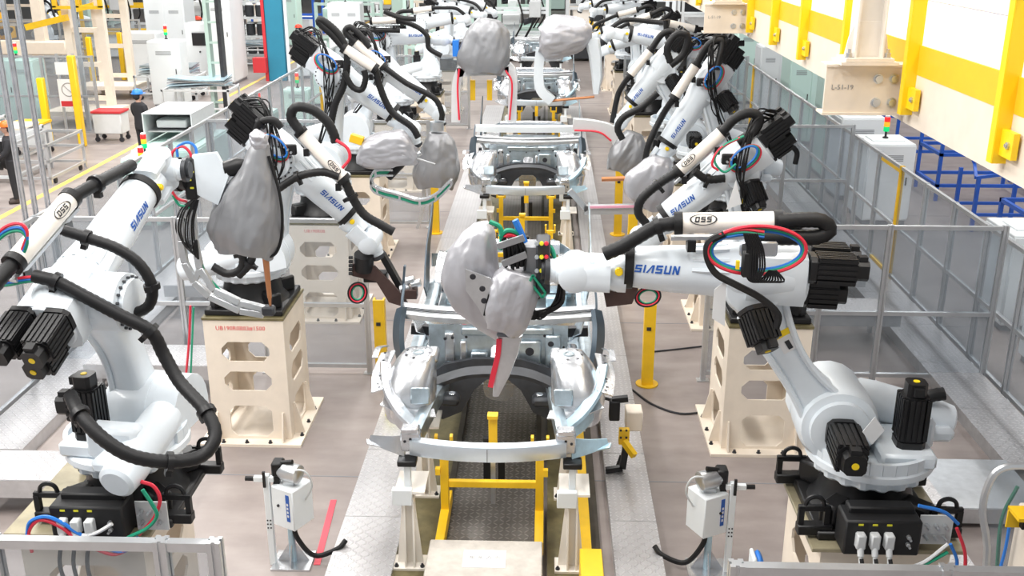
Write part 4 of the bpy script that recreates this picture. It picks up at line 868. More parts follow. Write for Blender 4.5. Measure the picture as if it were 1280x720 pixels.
# ================================================================ car bodies
YB = 7.2
def carbody(label):
    O = V((LX, YB, 0)); r = thing('car_underbody', label, 'car body', O)
    def c(a, b, z): return pz(a, b, z)-O
    # bumper beam
    R = []
    for x in steps(-.62, .62, 16):
        yy = .10*(x/.62)**2; ch = .012; R.append([V((x, yy+a, 1.10+b)) for a, b in ((-.04, -.06), (-.045, -.05), (-.045, .05), (-.04, .065), (.05, .065), (.055, -.06))])
    MB().rings(R).obj('bumper_beam', 'beam_alu', r)
    MB().box((0, -.047, 1.10), (.006, .006, .11)).obj('beam_seam', 'wire_grey', r)
    for s_ in (-1, 1):
        m = MB(); m.box((s_*.615, .13, 1.14), (.16, .10, .17), ch=.012); m.box((s_*.615, .10, 1.25), (.14, .1, .05), ch=.01); m.obj('crash_box', 'galv_bright', r)
        for i in range(3): MB().lathe((s_*.615-.045+.045*i, .078, 1.15+.02*(i % 2)), (0, -1, 0), [(0, .012), (.003, .011)], 10).obj('hole', 'ink', r)
        m = MB()                                                   # crumpled end bracket
        ribbon(m, [(s_*.66, .1, 1.10), (s_*.80, .14, 1.10), (s_*.95, .16, 1.13)], (0, .25, 1), lambda t: .17-.11*t, .02, 4)
        ribbon(m, [(s_*.68, .16, 1.02), (s_*.82, .18, 1.06), (s_*.97, .12, 1.12)], (0, 1, .2), lambda t: .12-.07*t, .012, 4); m.obj('end_bracket', 'galv_bright' if s_ < 0 else 'galv_blue', r)
        m = MB(); R = []
        for yy, z, w, h, dx in ((.15, 1.12, .055, .075, .60), (.55, 1.10, .055, .08, .57), (1.05, 1.05, .06, .09, .54), (1.6, .92, .06, .09, .52), (2.1, .84, .06, .06, .5)): R.append(srect(V((s_*dx, yy, z)), V((1, 0, 0)), V((0, 0, 1)), w, h, 12, 5))
        m.rings(R).obj('front_rail', 'galv', r)
        # shock tower: cast dome with a cut face
        R = []; cx, cy = s_*.70, .95
        for z, a, b, dx, dy in ((1.02, .22, .34, .02, 0), (1.16, .23, .33, .03, 0), (1.30, .215, .29, .015, .02), (1.42, .18, .23, -.02, .05), (1.50, .14, .18, -.04, .07), (1.515, .09, .12, -.05, .08)):
            R.append(srect(V((cx+s_*dx, cy+dy, z)), V((1, 0, 0)), V((0, 1, 0)), a, b, 24, 2.8))
        for ring in R:
            for p in ring: q = noise.noise(p*6)*.018; p.x += q; p.y += q
        MB().rings(R).obj('shock_tower', 'galv_bright', r, ang=50)
        m = MB(); ribbon(m, [(cx+s_*.25, cy-.25, 1.30), (cx+s_*.28, cy, 1.36), (cx+s_*.25, cy+.3, 1.42)], (s_*1, 0, -.3), .14, .012, 5); ribbon(m, [(cx-s_*.22, cy-.30, 1.12), (cx, cy-.36, 1.16), (cx+s_*.22, cy-.30, 1.22)], (0, -1, -.25), .10, .012, 4); m.obj('tower_flange', 'galv_bright', r)
        MB().box((cx-s_*.1, cy-.30, 1.28), (.16, .03, .14), Matrix.Rotation(-.35, 3, 'X'), .01).obj('tower_bracket', 'galv', r); MB().box((cx-s_*.16, cy+.2, 1.44), (.10, .20, .10), None, .02).obj('tower_brace', 'galv_bright', r)
        for k in range(5): MB().lathe((cx+s_*(.27), cy-.2+.11*k, 1.335+.025*k), (s_*.3, 0, 1), [(0, .013), (.006, .012)], 8).obj('hole', 'ink', r)
        for k in range(7): t = k*.9; MB().lathe((cx-s_*.04+.1*math.cos(t), cy+.08+.12*math.sin(t), 1.505), (0, 0, 1), [(0, .014), (.01, .013)], 8).obj('hole', 'ink', r)
        MB().lathe((cx-s_*.05, cy+.08, 1.51), (0, 0, 1), [(0, .05), (.012, .05), (.012, .035), (.004, .03)], 16).obj('strut_seat', 'galv', r)
        m = MB(); ribbon(m, [(s_*.60, .36, 1.14), (s_*.74, .50, 1.20), (s_*.88, .74, 1.30), (s_*.95, 1.05, 1.40)], (s_*.8, -.4, .35), lambda t: .15-.06*t, .03, 5)
        ribbon(m, [(s_*.62, .40, 1.06), (s_*.80, .56, 1.13), (s_*.93, .85, 1.22), (s_*.97, 1.2, 1.34)], (0, 0, 1), .14, .012, 5); m.obj('fender_rail', 'galv_bright' if s_ < 0 else 'galv_blue', r)
        m = MB(); ribbon(m, [(s_*.82, .8, 1.2), (s_*.92, .95, 1.12), (s_*.90, 1.3, 1.05), (s_*.86, 1.7, 1.0)], (0, 0, 1), .28, .012, 5); m.obj('wheel_apron', 'galv', r)
        m = MB(); ribbon(m, [(s_*.97, 1.30, 1.46), (s_*1.02, 1.15, 1.50), (s_*1.03, 1.0, 1.47)], (1, 0, 0), .05, .01, 3); m.obj('hinge_tab', 'galv_bright', r)
        # pillar foot
        m = MB(); ribbon(m, [(s_*.90, 1.78, 1.05), (s_*.94, 1.82, 1.25), (s_*.95, 1.92, 1.42), (s_*.93, 2.02, 1.55)], (s_*.5, 1, 0), lambda t: .22-.1*t, .05, 5); m.obj('pillar_foot', 'pillar_steel', r)
        m = MB(); ribbon(m, [(s_*.93, 2.02, 1.50), (s_*.93, 2.10, 1.62), (s_*.92, 2.2, 1.72)], (0, 1, 0), .07, .02, 4); m.obj('pillar_stub', 'pillar_steel', r)
        # sill and rear corner
        MB().rings([srect(V((s_*.86, yy, z)), V((1, 0, 0)), V((0, 0, 1)), .07, h, 12, 5) for yy, z, h in ((1.8, .95, .10), (2.2, .90, .085), (4.0, .90, .085), (4.4, .95, .09))]).obj('sill', 'galv', r)
        m = MB(); R = []
        for k, t in enumerate(steps(0, PI, 10)): R.append([V((s_*(.60+.26*q), 4.75-.48*math.cos(t), .92+.34*math.sin(t)*(1-.12*(1-q)))) for q in (0, .5, 1)]+[V((s_*(.60+.26*q), 4.75-.46*math.cos(t), .90+.325*math.sin(t)*(1-.12*(1-q)))) for q in (1, .5, 0)])
        m.rings(R).obj('rear_wheelhouse', 'galv_bright', r)
        m = MB(); ribbon(m, [(s_*.93, 4.0, .98), (s_*.97, 4.6, 1.30), (s_*.98, 5.1, 1.52), (s_*.98, 5.35, 1.72)], (0, 1, 0), lambda t: .26-.17*t, .018, 5); m.obj('quarter_flange', 'pillar_steel' if s_ < 0 else 'galv', r)
        m = MB(); ribbon(m, [(s_*.93, 4.7, 1.18), (s_*.82, 5.0, 1.10), (s_*.66, 5.30, 1.12), (s_*.50, 5.45, 1.16)], (0, .3, 1), .16, .015, 5); m.obj('rear_corner', 'galv', r)
        m = MB(); ribbon(m, [(s_*.42, 2.05, 1.30), (s_*.62, 2.5, 1.12), (s_*.78, 3.0, 1.0)], (0, .4, 1), .22, .02, 4); m.obj('side_gusset', 'galv_bright', r)
    # firewall with pressed boxes
    fz = MB(); fz.panel(1.32, [(.92, 1.44, (-.07, .09, 1.06, 1.24, .03))], (0, 1.80, 0), (1, 0, 0), (0, .06, 1), -.012); fw_ = fz.obj('firewall', 'galv', r, False)
    for x, z, w, h, d in ((-.46, 1.22, .10, .30, .03), (-.33, 1.16, .07, .26, .035), (-.18, 1.12, .16, .13, .05), (.30, 1.16, .22, .28, .045), (.52, 1.20, .15, .32, .05), (-.05, 1.38, .6, .08, .03), (.35, 1.39, .35, .07, .04), (.16, 1.1, .06, .34, .03)):
        MB().box((x, 1.80+.06*z-d/2, z), (w, d, h), ch=.014).obj('pressing', 'galv' if w > .12 else 'galv_bright', fw_)
    for x, z, q in ((.30, 1.20, .042), (-.18, 1.12, .02), (-.5, 1.32, .016), (-.43, 1.33, .016), (.2, 1.36, .02), (.44, 1.36, .014), (.5, 1.28, .03), (.57, 1.33, .014), (-.24, 1.02, .016), (.05, 1.0, .018), (-.3, 1.34, .014), (.52, 1.08, .03), (-.02, 1.33, .012), (.62, 1.25, .012)):
        MB().lathe((x, 1.80+.06*z-.052, z), (0, -1, 0), [(0, q), (.004, q*.95)], 14).obj('hole', 'ink', fw_)
    # dark subframe arch
    P = [(-.64, .66), (-.66, 1.05), (-.50, 1.16), (-.22, 1.22), (.22, 1.22), (.48, 1.14), (.62, 1.02), (.64, .66), (.52, .62), (.34, .70), (.22, .92), (.10, 1.02), (-.10, 1.02), (-.22, .92), (-.34, .70), (-.52, .62)]
    MB().prism(P, (0, 1.58, -.06), (1, 0, 0), (0, .12, 1), -.07).obj('toe_panel', 'dark_steel', r)
    m = MB(); ribbon(m, [(-.66, 1.35, 1.02), (-.45, 1.40, 1.10), (-.2, 1.42, 1.16), (.2, 1.42, 1.16), (.45, 1.40, 1.09), (.64, 1.35, 1.0)], (0, 1, .2), .13, .04, 5); m.obj('cross_member', 'dark_steel', r)
    for s_ in (-1, 1):
        MB().box((s_*.44, 1.36, .92), (.22, .16, .10), ch=.03).obj('mount_block', 'dark_steel', r)
        MB().lathe((s_*.40, 1.36, .975), (0, 0, 1), [(0, .035), (.006, .03)], 12).obj('hole', 'galv_bright', r)
    # cowl
    R = []
    for x in steps(-.93, .93, 18):
        k = (x/.93)**2; z = 1.50+.02*k; y0 = 1.86+.10*k
        R.append([V((x, y0+a, z+b)) for a, b in ((0, -.05), (0, .0), (.02, .02), (.10, .03), (.11, .045), (.18, .05), (.20, .03), (.20, -.05))])
    MB().rings(R).obj('cowl', 'steel', r)
    for a in (.045, .085): 
        m = MB(); ribbon(m, [(x, 1.86+a+.10*(x/.93)**2, 1.527+.02*(x/.93)**2+a*.1) for x in steps(-.9, .9, 10)], (0, 1, 0), .008, .008, 2); m.obj('cowl_bead', 'dark_steel', r)
    # floor
    MB().box((0, 3.6, .80), (1.6, 3.3, .014)).obj('floor_pan', 'galv', r)
    MB().rings([srect(V((0, yy, .82)), V((1, 0, 0)), V((0, 0, 1)), .15, .15*h, 14, 4) for yy, h in ((1.95, 1.3), (3.2, 1.1), (4.6, .7))]).obj('tunnel', 'galv_bright', r)
    for yy, z in ((2.6, .88), (3.3, .88), (4.3, .98)): MB().box((0, yy, z), (1.55, .14, .13), ch=.02).obj('seat_cross_member', 'galv_bright', r)
    for i in range(26):
        MB().box((random.uniform(-.72, .72), random.uniform(2.15, 5.0), random.uniform(.84, .95)), (random.uniform(.08, .25), random.uniform(.08, .3), random.uniform(.05, .16)), ch=.02).obj('floor_bracket', random.choice(['galv', 'galv_bright', 'galv_blue']), r)
    for i in range(30): MB().lathe((random.uniform(-.7, .7), random.uniform(2.2, 4.1), .808), (0, 0, 1), [(0, random.uniform(.015, .04)), (.003, .012)], 10).obj('hole', 'ink', r)
    for s_ in (-1, 1):
        for i in range(9): MB().lathe((s_*.79, 2.0+i*.26, .93), (-s_, 0, 0), [(0, .018), (.004, .017)], 8).obj('hole', 'ink', r)
        MB().tube([(s_*.70, 2.1, 1.0), (s_*.55, 2.35, 1.12), (s_*.30, 2.5, 1.05), (s_*.22, 2.9, .98)], .028, 8).obj('brace_tube', 'dark_steel', r)
        m = MB(); ribbon(m, [(s_*.80, 1.95, 1.42), (s_*.72, 2.25, 1.25), (s_*.74, 2.7, 1.02)], (s_*.4, 0, 1), .16, .014, 4); m.obj('door_pillar_inner', 'galv_bright' if s_ < 0 else 'galv', r)
    m = MB(); ribbon(m, [(-.86, 2.12, 1.30), (-.4, 2.16, 1.27), (0, 2.18, 1.28), (.4, 2.16, 1.27), (.86, 2.12, 1.30)], (0, 0, 1), .09, .07, 4); m.obj('dash_beam', 'dark_steel', r)
    MB().box((0, 4.75, .98), (1.1, .9, .02)).obj('rear_floor', 'galv', r)
    R = []
    for x in steps(-.62, .62, 10): R.append([V((x, 5.36+a+.06*(x/.62)**2*-1, 1.17+b)) for a, b in ((-.07, -.07), (-.07, .05), (.05, .07), (.07, -.07))])
    MB().rings(R).obj('rear_panel', 'galv_bright', r)
    for x in (-.3, .05, .32): MB().lathe((x, 5.285, 1.15), (0, -1, 0), [(0, .03), (.004, .03)], 12).obj('hole', 'ink', r)
    for a, b in (((-.55, 2.7, 1.02), (-.42, 2.75, 1.02)),):
        pass
    MB().tube([(-.66, 2.3, 1.05), (-.60, 2.7, 1.12), (-.45, 2.75, 1.14), (-.30, 2.6, 1.10)], .014, 6).obj('red_hose', 'red', r)
    return r
c1 = carbody('bare galvanised car underbody under the silver covered gun, at the front of the line')
c2 = dup(c1, (LX+.12, YB+8.5, 0), label='bare galvanised car underbody with a dark opening, second on the line')
c3 = dup(c1, (LX+.2, YB+17, 0), label='bare galvanised car underbody between the portal gun and the white bag, third on the line')
c4 = dup(c1, (LX+.25, YB+25.5, 0), label='bare galvanised car underbody, fourth on the line')

# body side pressing held over the second car (white cross beam)
mb = MB(); R = []
for x in steps(-.93, .93, 10): R.append([V((LX+.12+x, 18.0+a+.06*(x/.93)**2, 1.63+b)) for a, b in ((0, -.05), (0, .05), (.08, .07), (.10, -.05))])
tag(mb.rings(R).obj('cross_panel', 'cabinet_white'), 'white pressed cross panel lying on the cowl of the second car body', 'car part')

# ================================================================ line fixtures
def flat(name, label, cat, c_, s_, m, ch=0.): return tag(MB().box((0, 0, 0), s_, None, ch).obj(name, m), label, cat)
lb = thing('conveyor_bed', 'long oily steel conveyor bed with dark tread plate pit under the cars', 'conveyor', (LX, 5.4, 0))
for x, w, m, z in ((-.60, .34, 'olive', .06), (.64, .32, 'olive', .06), (.86, .14, 'pit', .03)): MB().box((x, 16.3, z/2), (w, 32.6, z)).obj('bed_rail', m, lb, False)
for i in range(16): MB().box((-.02, .77+i*1.54, .03), (.80, 1.53, .05)).obj('pit_plate', 'checker_dark', lb, False)
for x in (-.41, .39): MB().box((x, 12.3, .05), (.05, 24.6, .10)).obj('side_channel', 'pit', lb, False)
MB().box((.80, 12.3, .07), (.10, 24.6, .06)).obj('cable_strip', 'yellow', lb, False)
bk = thing('end_block', 'worn beige cover plate with a small taped label at the end of the line', 'cover plate', (-.45, 6.3, 0))
MB().box((0, 0, .20), (.92, 1.96, .12), ch=.01).obj('block', 'conc_block', bk); MB().box((0, 0, .098), (.68, 1.9, .084)).obj('support', 'dark_steel', bk)
ob = MB().box((.0, .71, .262), (.34, .24, .004)).obj('taped_label', 'paper', bk)
for k, ch in enumerate('车头方向'): text(ch, .05, 'faded_ink', (-.10+k*.068, .72, .2645), (1, 0, 0), (0, 1, 0), bk)
yb = tag(MB().box((.38, 6.6, .292), (.17, .5, .38), ch=.006).obj('yellow_box', 'yellow'), 'yellow steel box beside the beige cover plate', 'box')
def support_post(label, x, y, z=1.0, far=0, group=None):
    r = thing('support_post', label, 'post', (x, y, .06), 0, group)
    MB().box((0, 0, .01), (.26, .20, .02)).obj('foot_plate', 'cream_tube', r, False)
    m = MB(); m.prism([(-.105, 0), (.105, 0), (.045, .62), (-.045, .62)], (0, .008, .02), (1, 0, 0), (0, 0, 1), .016)
    m.prism([(-.09, 0), (.09, 0), (.05, .62), (-.05, .62)], (-.035, 0, .02), (0, 1, 0), (0, 0, 1), .014); m.prism([(-.09, 0), (.09, 0), (.05, .62), (-.05, .62)], (.035, 0, .02), (0, 1, 0), (0, 0, 1), .014); m.obj('tapered_web', 'cream_tube', r, False)
    MB().box((-.04, -.05, .66), (.16, .06, .14), ch=.006).obj('head_block', 'cabinet_white', r); MB().box((.02, .10, .70), (.24, .34, .02)).obj('head_plate', 'cream_tube', r, False)
    m = MB(); m.box((0, .02, .80), (.055, .06, .22), ch=.006); m.obj('riser', 'cabinet_white', r); MB().box((0, .03, .935), (.15, .13, .05), ch=.008).obj('rest_pad', 'black_metal', r)
    for sx in (-1, 1): MB().lathe((sx*.105, -.07, .02), (0, 0, 1), [(0, .018), (.015, .018), (.015, .01), (.03, .01)], 6).obj('bolt', 'dark_steel', r)
    return r
s0 = support_post('white tapered support post under the bumper beam, on the wide tread plate side', -1.07, 7.22)
s1 = dup(s0, (.24, 7.22, .06), label='white tapered support post under the bumper beam, beside the yellow box')
s2 = dup(s0, (-1.07, 8.35, .06), label='white tapered support post under the shock tower, wide tread plate side'); s3 = dup(s0, (.24, 8.35, .06), label='white tapered support post under the shock tower, yellow box side')
for i, yy in enumerate((15.75, 16.9, 24.3)):
    for s_, n in ((-1.07, 'wide'), (.24, 'narrow')): dup(s0, (s_+(.12, .12, .22)[i], yy, .06), label='white tapered support post under the %s car body, %s tread plate side' % (('front of the second', 'middle of the second', 'third')[i], n))
def skid(label, y, dx=0.):
    r = thing('lift_skid', label, 'lift frame', (LX+dx, y, .06))
    for s_ in (-1, 1):
        MB().box((s_*.41, .0, .10), (.075, .82, .12), ch=.004).obj('base_bar', 'yellow', r); MB().box((s_*.41, .12, .43), (.07, .07, .66), ch=.004).obj('upright', 'yellow', r)
        m = MB(); m.box((s_*.41, .12, .76), (.15, .06, .03)); m.box((s_*.41-.065, .12, .81), (.025, .06, .10)); m.box((s_*.41+.065, .12, .81), (.025, .06, .10)); m.obj('fork', 'yellow', r, False)
        MB().box((s_*.46, .06, .55), (.04, .05, .06)).obj('stop_lug', 'yellow', r)
    MB().box((0, .12, .40), (.80, .05, .06), ch=.004).obj('cross_bar', 'yellow', r)
    MB().box((0, .32, .78), (.075, .05, .34), ch=.004).box((0, .30, .96), (.09, .09, .03)).obj('centre_bracket', 'yellow', r); MB().bar((0, .3, .1), (0, .32, .62), .04, .04).obj('centre_leg', 'steel', r)
    MB().box((-.06, .40, .5), (.06, .06, .4)).obj('lift_cylinder', 'black_metal', r); MB().box((.07, .4, .45), (.06, .06, .3)).obj('lift_cylinder', 'black_metal', r)
    return r
k0 = skid('yellow steel lift frame under the bumper beam of the front car body', 7.72)
[dup(s0, (x_, 32.75, .06), label='white tapered support post under the fourth car body, %s tread plate side' % n_) for x_, n_ in ((-.8, 'wide'), (.44, 'narrow'))]
dup(k0, (LX+.12, 16.3, .06), label='yellow steel lift frame under the second car body'); dup(k0, (LX+.1, 14.3, .06), label='yellow steel lift frame between the front and second car bodies'); dup(k0, (LX+.2, 24.6, .06), label='yellow steel lift frame under the third car body')
# yellow guard posts beside the line
def guard(label, x, y, h=.98, m='yellow'):
    r = thing('guard_post', label, 'post', (x, y, 0))
    MB().lathe((0, 0, 0), (0, 0, 1), [(0, .13), (.015, .13), (.015, 0)], 18).obj('foot', m, r); MB().prism([(-.065, -.05), (.065, -.05), (.065, .05), (.045, .05), (.045, -.03), (-.045, -.03), (-.045, .05), (-.065, .05)], (0, 0, .015), (1, 0, 0), (0, 1, 0), h).obj('channel', m, r, False)
    MB().box((-.01, -.055, h*.72), (.05, .008, .04)).obj('label_plate', 'ink', r); MB().box((0, .0, h*.5), (.03, .03, h)).obj('sensor_strip', 'cream', r); return r
guard('yellow sensor post beside the wide tread plate, at the cross fence', -1.88, 11.0); guard('yellow sensor post beside the narrow tread plate, at the cross fence', 1.2, 10.95)
guard('yellow sensor post beside the wide tread plate, at the second cross fence', -1.88, 17.1, 1.3); guard('yellow sensor post beside the narrow tread plate, at the second cross fence', 1.25, 17.1, 1.3); guard('yellow sensor post by the narrow tread plate beyond the hanging red striped arm', 1.25, 14.2, 1.2)
# sensor clamp by the line, rack side
r = thing('clamp_unit', 'black and yellow clamp unit with an olive box on the narrow tread plate', 'clamp', pz(770, 590, .1))
Bq = r.location.copy()
def cq(a, b, yy): return py(a, b, yy)-Bq
MB().box(cq(792, 522, 9.0), (.16, .2, .20), ch=.01).obj('housing', 'cream', r); m = MB(); m.box(cq(768, 512, 8.85), (.10, .1, .2), ch=.01).bar(cq(765, 500, 8.85), cq(785, 498, 8.85), .06, .05); m.obj('clamp_body', 'black_metal', r); m = MB(); m.bar(cq(757, 588, 8.7), cq(778, 585, 8.7), .05, .05).bar(cq(778, 585, 8.7), cq(782, 560, 8.7), .06, .05); m.obj('support_arm', 'black_metal', r)
m = MB(); m.box(cq(780, 545, 8.75), (.10, .06, .16), ch=.006).bar(cq(780, 552, 8.72), cq(793, 570, 8.6), .05, .06); m.obj('jaw', 'yellow', r)
for i in range(4): MB().lathe(cq(776+(i % 2)*7, 538+(i//2)*9, 8.715), (0, -1, 0), [(0, .012), (.006, .011)], 8).obj('bolt', 'ink', r)
MB().bar(cq(779, 570, 8.8), cq(770, 595, 8.75), .05, .05).obj('stem', 'black_metal', r)
MB().tube([cq(745, 500, 8.9), cq(756, 498, 8.9), cq(768, 502, 8.85)], .015, 6).obj('cable', 'rubber', r)
tag(MB().box(pz(490, 518, .1)+V((0, 0, .09)), (.13, .10, .18), ch=.006).obj('yellow_block', 'lime'), 'small yellow green steel block on the wide tread plate', 'block')
# pneumatic service units
def service(label, x, y, panel_side, lx=.06):
    r = thing('service_unit', label, 'control unit', (x, y, 0))
    m = MB(); m.box((0, 0, .01), (.32, .28, .02)).prism([(-.13, 0), (.13, 0), (.03, .16), (-.03, .16)], (0, .006, .02), (1, 0, 0), (0, 0, 1), .012).prism([(-.13, 0), (.13, 0), (.03, .16), (-.03, .16)], (-.006, 0, .02), (0, 1, 0), (0, 0, 1), .012); m.obj('foot', 'galv_bright', r, False)
    MB().cyl((0, 0, .02), (0, 0, .42), .03, n=12).obj('stem', 'galv_blue', r)
    bx = MB().box((.03, 0, .57), (.23, .24, .36), Matrix.Rotation(panel_side*.5, 3, 'Z'), .008).obj('control_box', 'cabinet_white', r); R = Matrix.Rotation(panel_side*.5, 3, 'Z')
    MB().box(V((.03, 0, .57))+R @ V((lx, -.1215, .02)), (.035, .004, .24), R).obj('blue_label', 'logo_blue', bx); MB().lathe(V((.03, 0, .57))+R @ V((-.04, -.12, .02)), R @ V((0, -1, 0)), [(0, .012), (.01, .012)], 10).obj('button', 'ink', bx)
    for k in range(4): MB().box(V((.03, 0, .57))+R @ V((lx, -.1245, -.05+.035*k)), (.016, .003, .02), R).obj('label_mark', 'paper', bx)
    m = MB(); m.lathe((.12, -.05, .85), (-1, .4, .05), [(0, .055), (.01, .078), (.14, .08), (.17, .065), (.22, .055)], 20); m.box((.02, .0, .765), (.10, .10, .06), ch=.01); m.obj('pump_motor', 'steel', r)
    m = MB(); m.box((-.07, .02, .88), (.09, .12, .12), ch=.012).cyl((-.04, 0, .93), (.06, -.02, .95), .02, n=10).bar((-.09, 0, .72), (-.07, 0, .84), .05, .05); m.obj('valve_head', 'black_metal', r)
    MB().tube([(-.04, -.05, .86), (.16, -.1, .92), (.22, -.08, .78), (.15, -.04, .62)], .008, 6).obj('clear_hose', 'cabinet_grey', r)
    m = MB(); m.box((-.16*1, -.03, .42), (.05, .05, .84), ch=.004).bar((-.26, -.03, .80), (-.10, -.03, .80), .04, .04); m.obj('stand_bar', 'cabinet_white', r)
    for k in range(6): MB().lathe((-.172+.024*(k % 2), -.056, .36+.035*(k//2)), (0, -1, 0), [(0, .007), (.003, .007)], 8).obj('hole', 'ink', r)
    MB().bar((-.17, -.06, .74), (-.17, -.06, .88), .022, .02).obj('hook', 'black_metal', r); MB().cyl((-.26, -.03, .80), (-.33, -.03, .80), .02, n=8).obj('grip', 'rubber', r)
    MB().tube([(.02, 0, .40), (.05, -.02, .25), (.18, -.02, .08), (.36, .05, .10), (.42, .12, .14)], .022, 8).obj('supply_hose', 'rubber', r)
    MB().bar((-.10, .02, .42), (-.10, .02, .78), .03, .03).obj('back_rod', 'dark_steel', r); return r
service('white control box with a small pump on a stand near the red floor tape', -2.06, 7.3, -1); q_ = service('white control box with a small pump near the blue fan, rack side', 1.36, 7.3, -1, -.06); q_.scale.x = -1
r = thing('blue_fan', 'small blue and white disc unit beside the pump stand, rack side', 'fan', pz(940, 712, .5)); m = MB().box((0, 0, 0), (.03, .16, .28), ch=.01).obj('white_face', 'cabinet_white', r); MB().box((.04, 0, 0), (.05, .15, .27), ch=.02).obj('blue_housing', 'blue', r); MB().cyl((.06, 0, -.04), (.16, 0, -.04), .05, n=14).obj('drive', 'black_metal', r); MB().bar((.04, 0, -.14), (.04, 0, -.5), .04, .04).obj('leg', 'steel', r)
# loose cables on the floor
for nm, pts, m, rr, lab in (('floor_cable', [(790, 487), (815, 505), (850, 517), (886, 514)], 'ink', .012, 'dark cable lying on the concrete towards the rack side pedestal'), ('floor_cable', [(812, 440), (850, 436), (884, 432)], 'ink', .010, 'dark cable lying along the cross fence, rack side'),
        ('air_line', [(238, 382), (236, 430), (230, 490), (224, 522)], 'red', .012, 'red air hose hanging beside the lettered pedestal'), ('air_line', [(242, 384), (240, 430), (236, 490), (222, 530)], 'green', .010, 'green air hose hanging beside the lettered pedestal')):
    P = [pz(a, b, .012) for a, b in pts] if nm == 'floor_cable' else Y(pts, 9.4)
    tag(MB().tube(P, rr, 6).obj(nm, m), lab, 'cable')

# ================================================================ surroundings
def signal(label, x, y, z, h=.42):
    r = thing('signal_tower', label, 'signal light', (x, y, z))
    MB().lathe((0, 0, 0), (0, 0, 1), [(0, .05), (.02, .05), (.03, .02), (.12, .02)], 12).obj('base', 'ink', r)
    for k, (m, nm) in enumerate((('lamp_green', 'green_lens'), ('lamp_amber', 'amber_lens'), ('lamp_red', 'red_lens'))): MB().lathe((0, 0, .12+k*.085), (0, 0, 1), [(0, .045), (.005, .05), (.075, .05), (.082, .045)], 14).obj(nm, m, r)
    MB().lathe((0, 0, .377), (0, 0, 1), [(0, .045), (.02, .045), (.03, .02)], 12).obj('cap', 'cabinet_white', r); return r
def cabinet(label, x, y, w, d, h, m='cabinet_white', doors=2, z0=0., vents=True, screen=False):
    r = thing('control_cabinet', label, 'cabinet', (x, y, z0))
    MB().box((0, 0, .04), (w-.06, d-.06, .08)).obj('plinth', 'wire_grey', r, False); MB().box((0, 0, .08+(h-.08)/2), (w, d, h-.08), ch=.012).obj('body', m, r)
    for i in range(doors):
        dw = w/doors; xx = -w/2+dw*(i+.5)
        o = MB().box((xx, -d/2-.008, .08+(h-.08)/2), (dw-.02, .016, h-.14), ch=.004).obj('door', m, r); MB().box((xx+dw*.36, -d/2-.022, h*.55), (.02, .02, .14)).obj('handle', 'ink', o)
        if vents:
            for k in range(4): MB().box((xx, -d/2-.018, h*.8+k*.03), (dw*.5, .006, .012)).obj('vent_slot', 'wire_grey', o)
    for s_ in (-1, 1): MB().box((s_*(w/2+.008), 0, .08+(h-.08)/2), (.016, d-.05, h-.16), ch=.004).obj('side_panel', m, r)
    if screen: o = MB().box((0, -d/2-.02, h*.72), (w*.5, .02, h*.22)).obj('screen', 'screen', r); MB().lathe((0, -d/2-.02, h*.5), (0, -1, 0), [(0, .03), (.03, .03)], 10).obj('button', 'ink', r)
    MB().box((0, 0, h+.01), (w*.7, d*.5, .02)).obj('top_lid', m, r); return r
def tubeframe(label, cat, name, x, y, w, d, h, m, levels, t=.05, rz=0., fill=None, posts=True, diag=False):
    r = thing(name, label, cat, (x, y, 0), rz)
    for sx in (-1, 1):
        for sy in (-1, 1): MB().bar((sx*(w/2-t/2), sy*(d/2-t/2), 0), (sx*(w/2-t/2), sy*(d/2-t/2), h), t, t).obj('leg', m, r, False)
    for z in levels:
        for sy in (-1, 1): MB().bar((-w/2, sy*(d/2-t/2), z), (w/2, sy*(d/2-t/2), z), t, t).obj('rail', m, r, False)
        for sx in (-1, 1): MB().bar((sx*(w/2-t/2), -d/2+t, z), (sx*(w/2-t/2), d/2-t, z), t, t).obj('cross_rail', m, r, False)
        if fill: MB().box((0, 0, z+t/2+.005), (w-t, d-t, .01)).obj('shelf', fill, r, False)
    if diag:
        for sy in (-1, 1): MB().bar((-w/2+t, sy*(d/2-t/2), levels[0]), (w/2-t, sy*(d/2-t/2), levels[-1]), t*.8, t*.8).obj('brace', m, r, False)
    return r
# cabinets and signal lights beyond the long fence (rack side)
for k, (x, y, w, d, h, m, lab) in enumerate(((6.25, 11.5, .9, .7, 1.25, 'cabinet_white', 'white cabinet with a red label behind the long fence, first from the front'), (6.35, 13.2, .8, .9, 1.30, 'cabinet_white', 'white cabinet behind the long fence beside the blue frame racks'),
        (6.0, 18.3, .8, .9, 1.45, 'cabinet_white', 'white cabinet behind the fence gate with the yellow post'), (6.0, 20.0, .8, .8, 1.6, 'cabinet_white', 'white cabinet behind the fence gate, farther of a pair'),
        (6.3, 21.8, 1.1, 1.0, 2.2, 'cabinet_mint', 'tall pale mint cabinet under the walkway bracket'), (6.3, 25.5, 1.0, 1.0, 2.1, 'cabinet_mint', 'tall pale mint cabinet beyond the walkway bracket'), (6.2, 28.5, 1.0, .8, 2.0, 'cabinet_white', 'tall white cabinet far along the long fence'), (6.2, 31.5, 1.2, .8, 2.3, 'cabinet_mint', 'tall mint cabinet at the far end of the long fence'))):
    cabinet(lab, x, y, w, d, h, m, 2 if w > .85 else 1)
    if k == 0: tag(MB().box((6.2, 11.14, 1.12), (.16, .012, .05)).obj('red_plate', 'red_paint'), 'small red label plate on the first white cabinet', 'label')
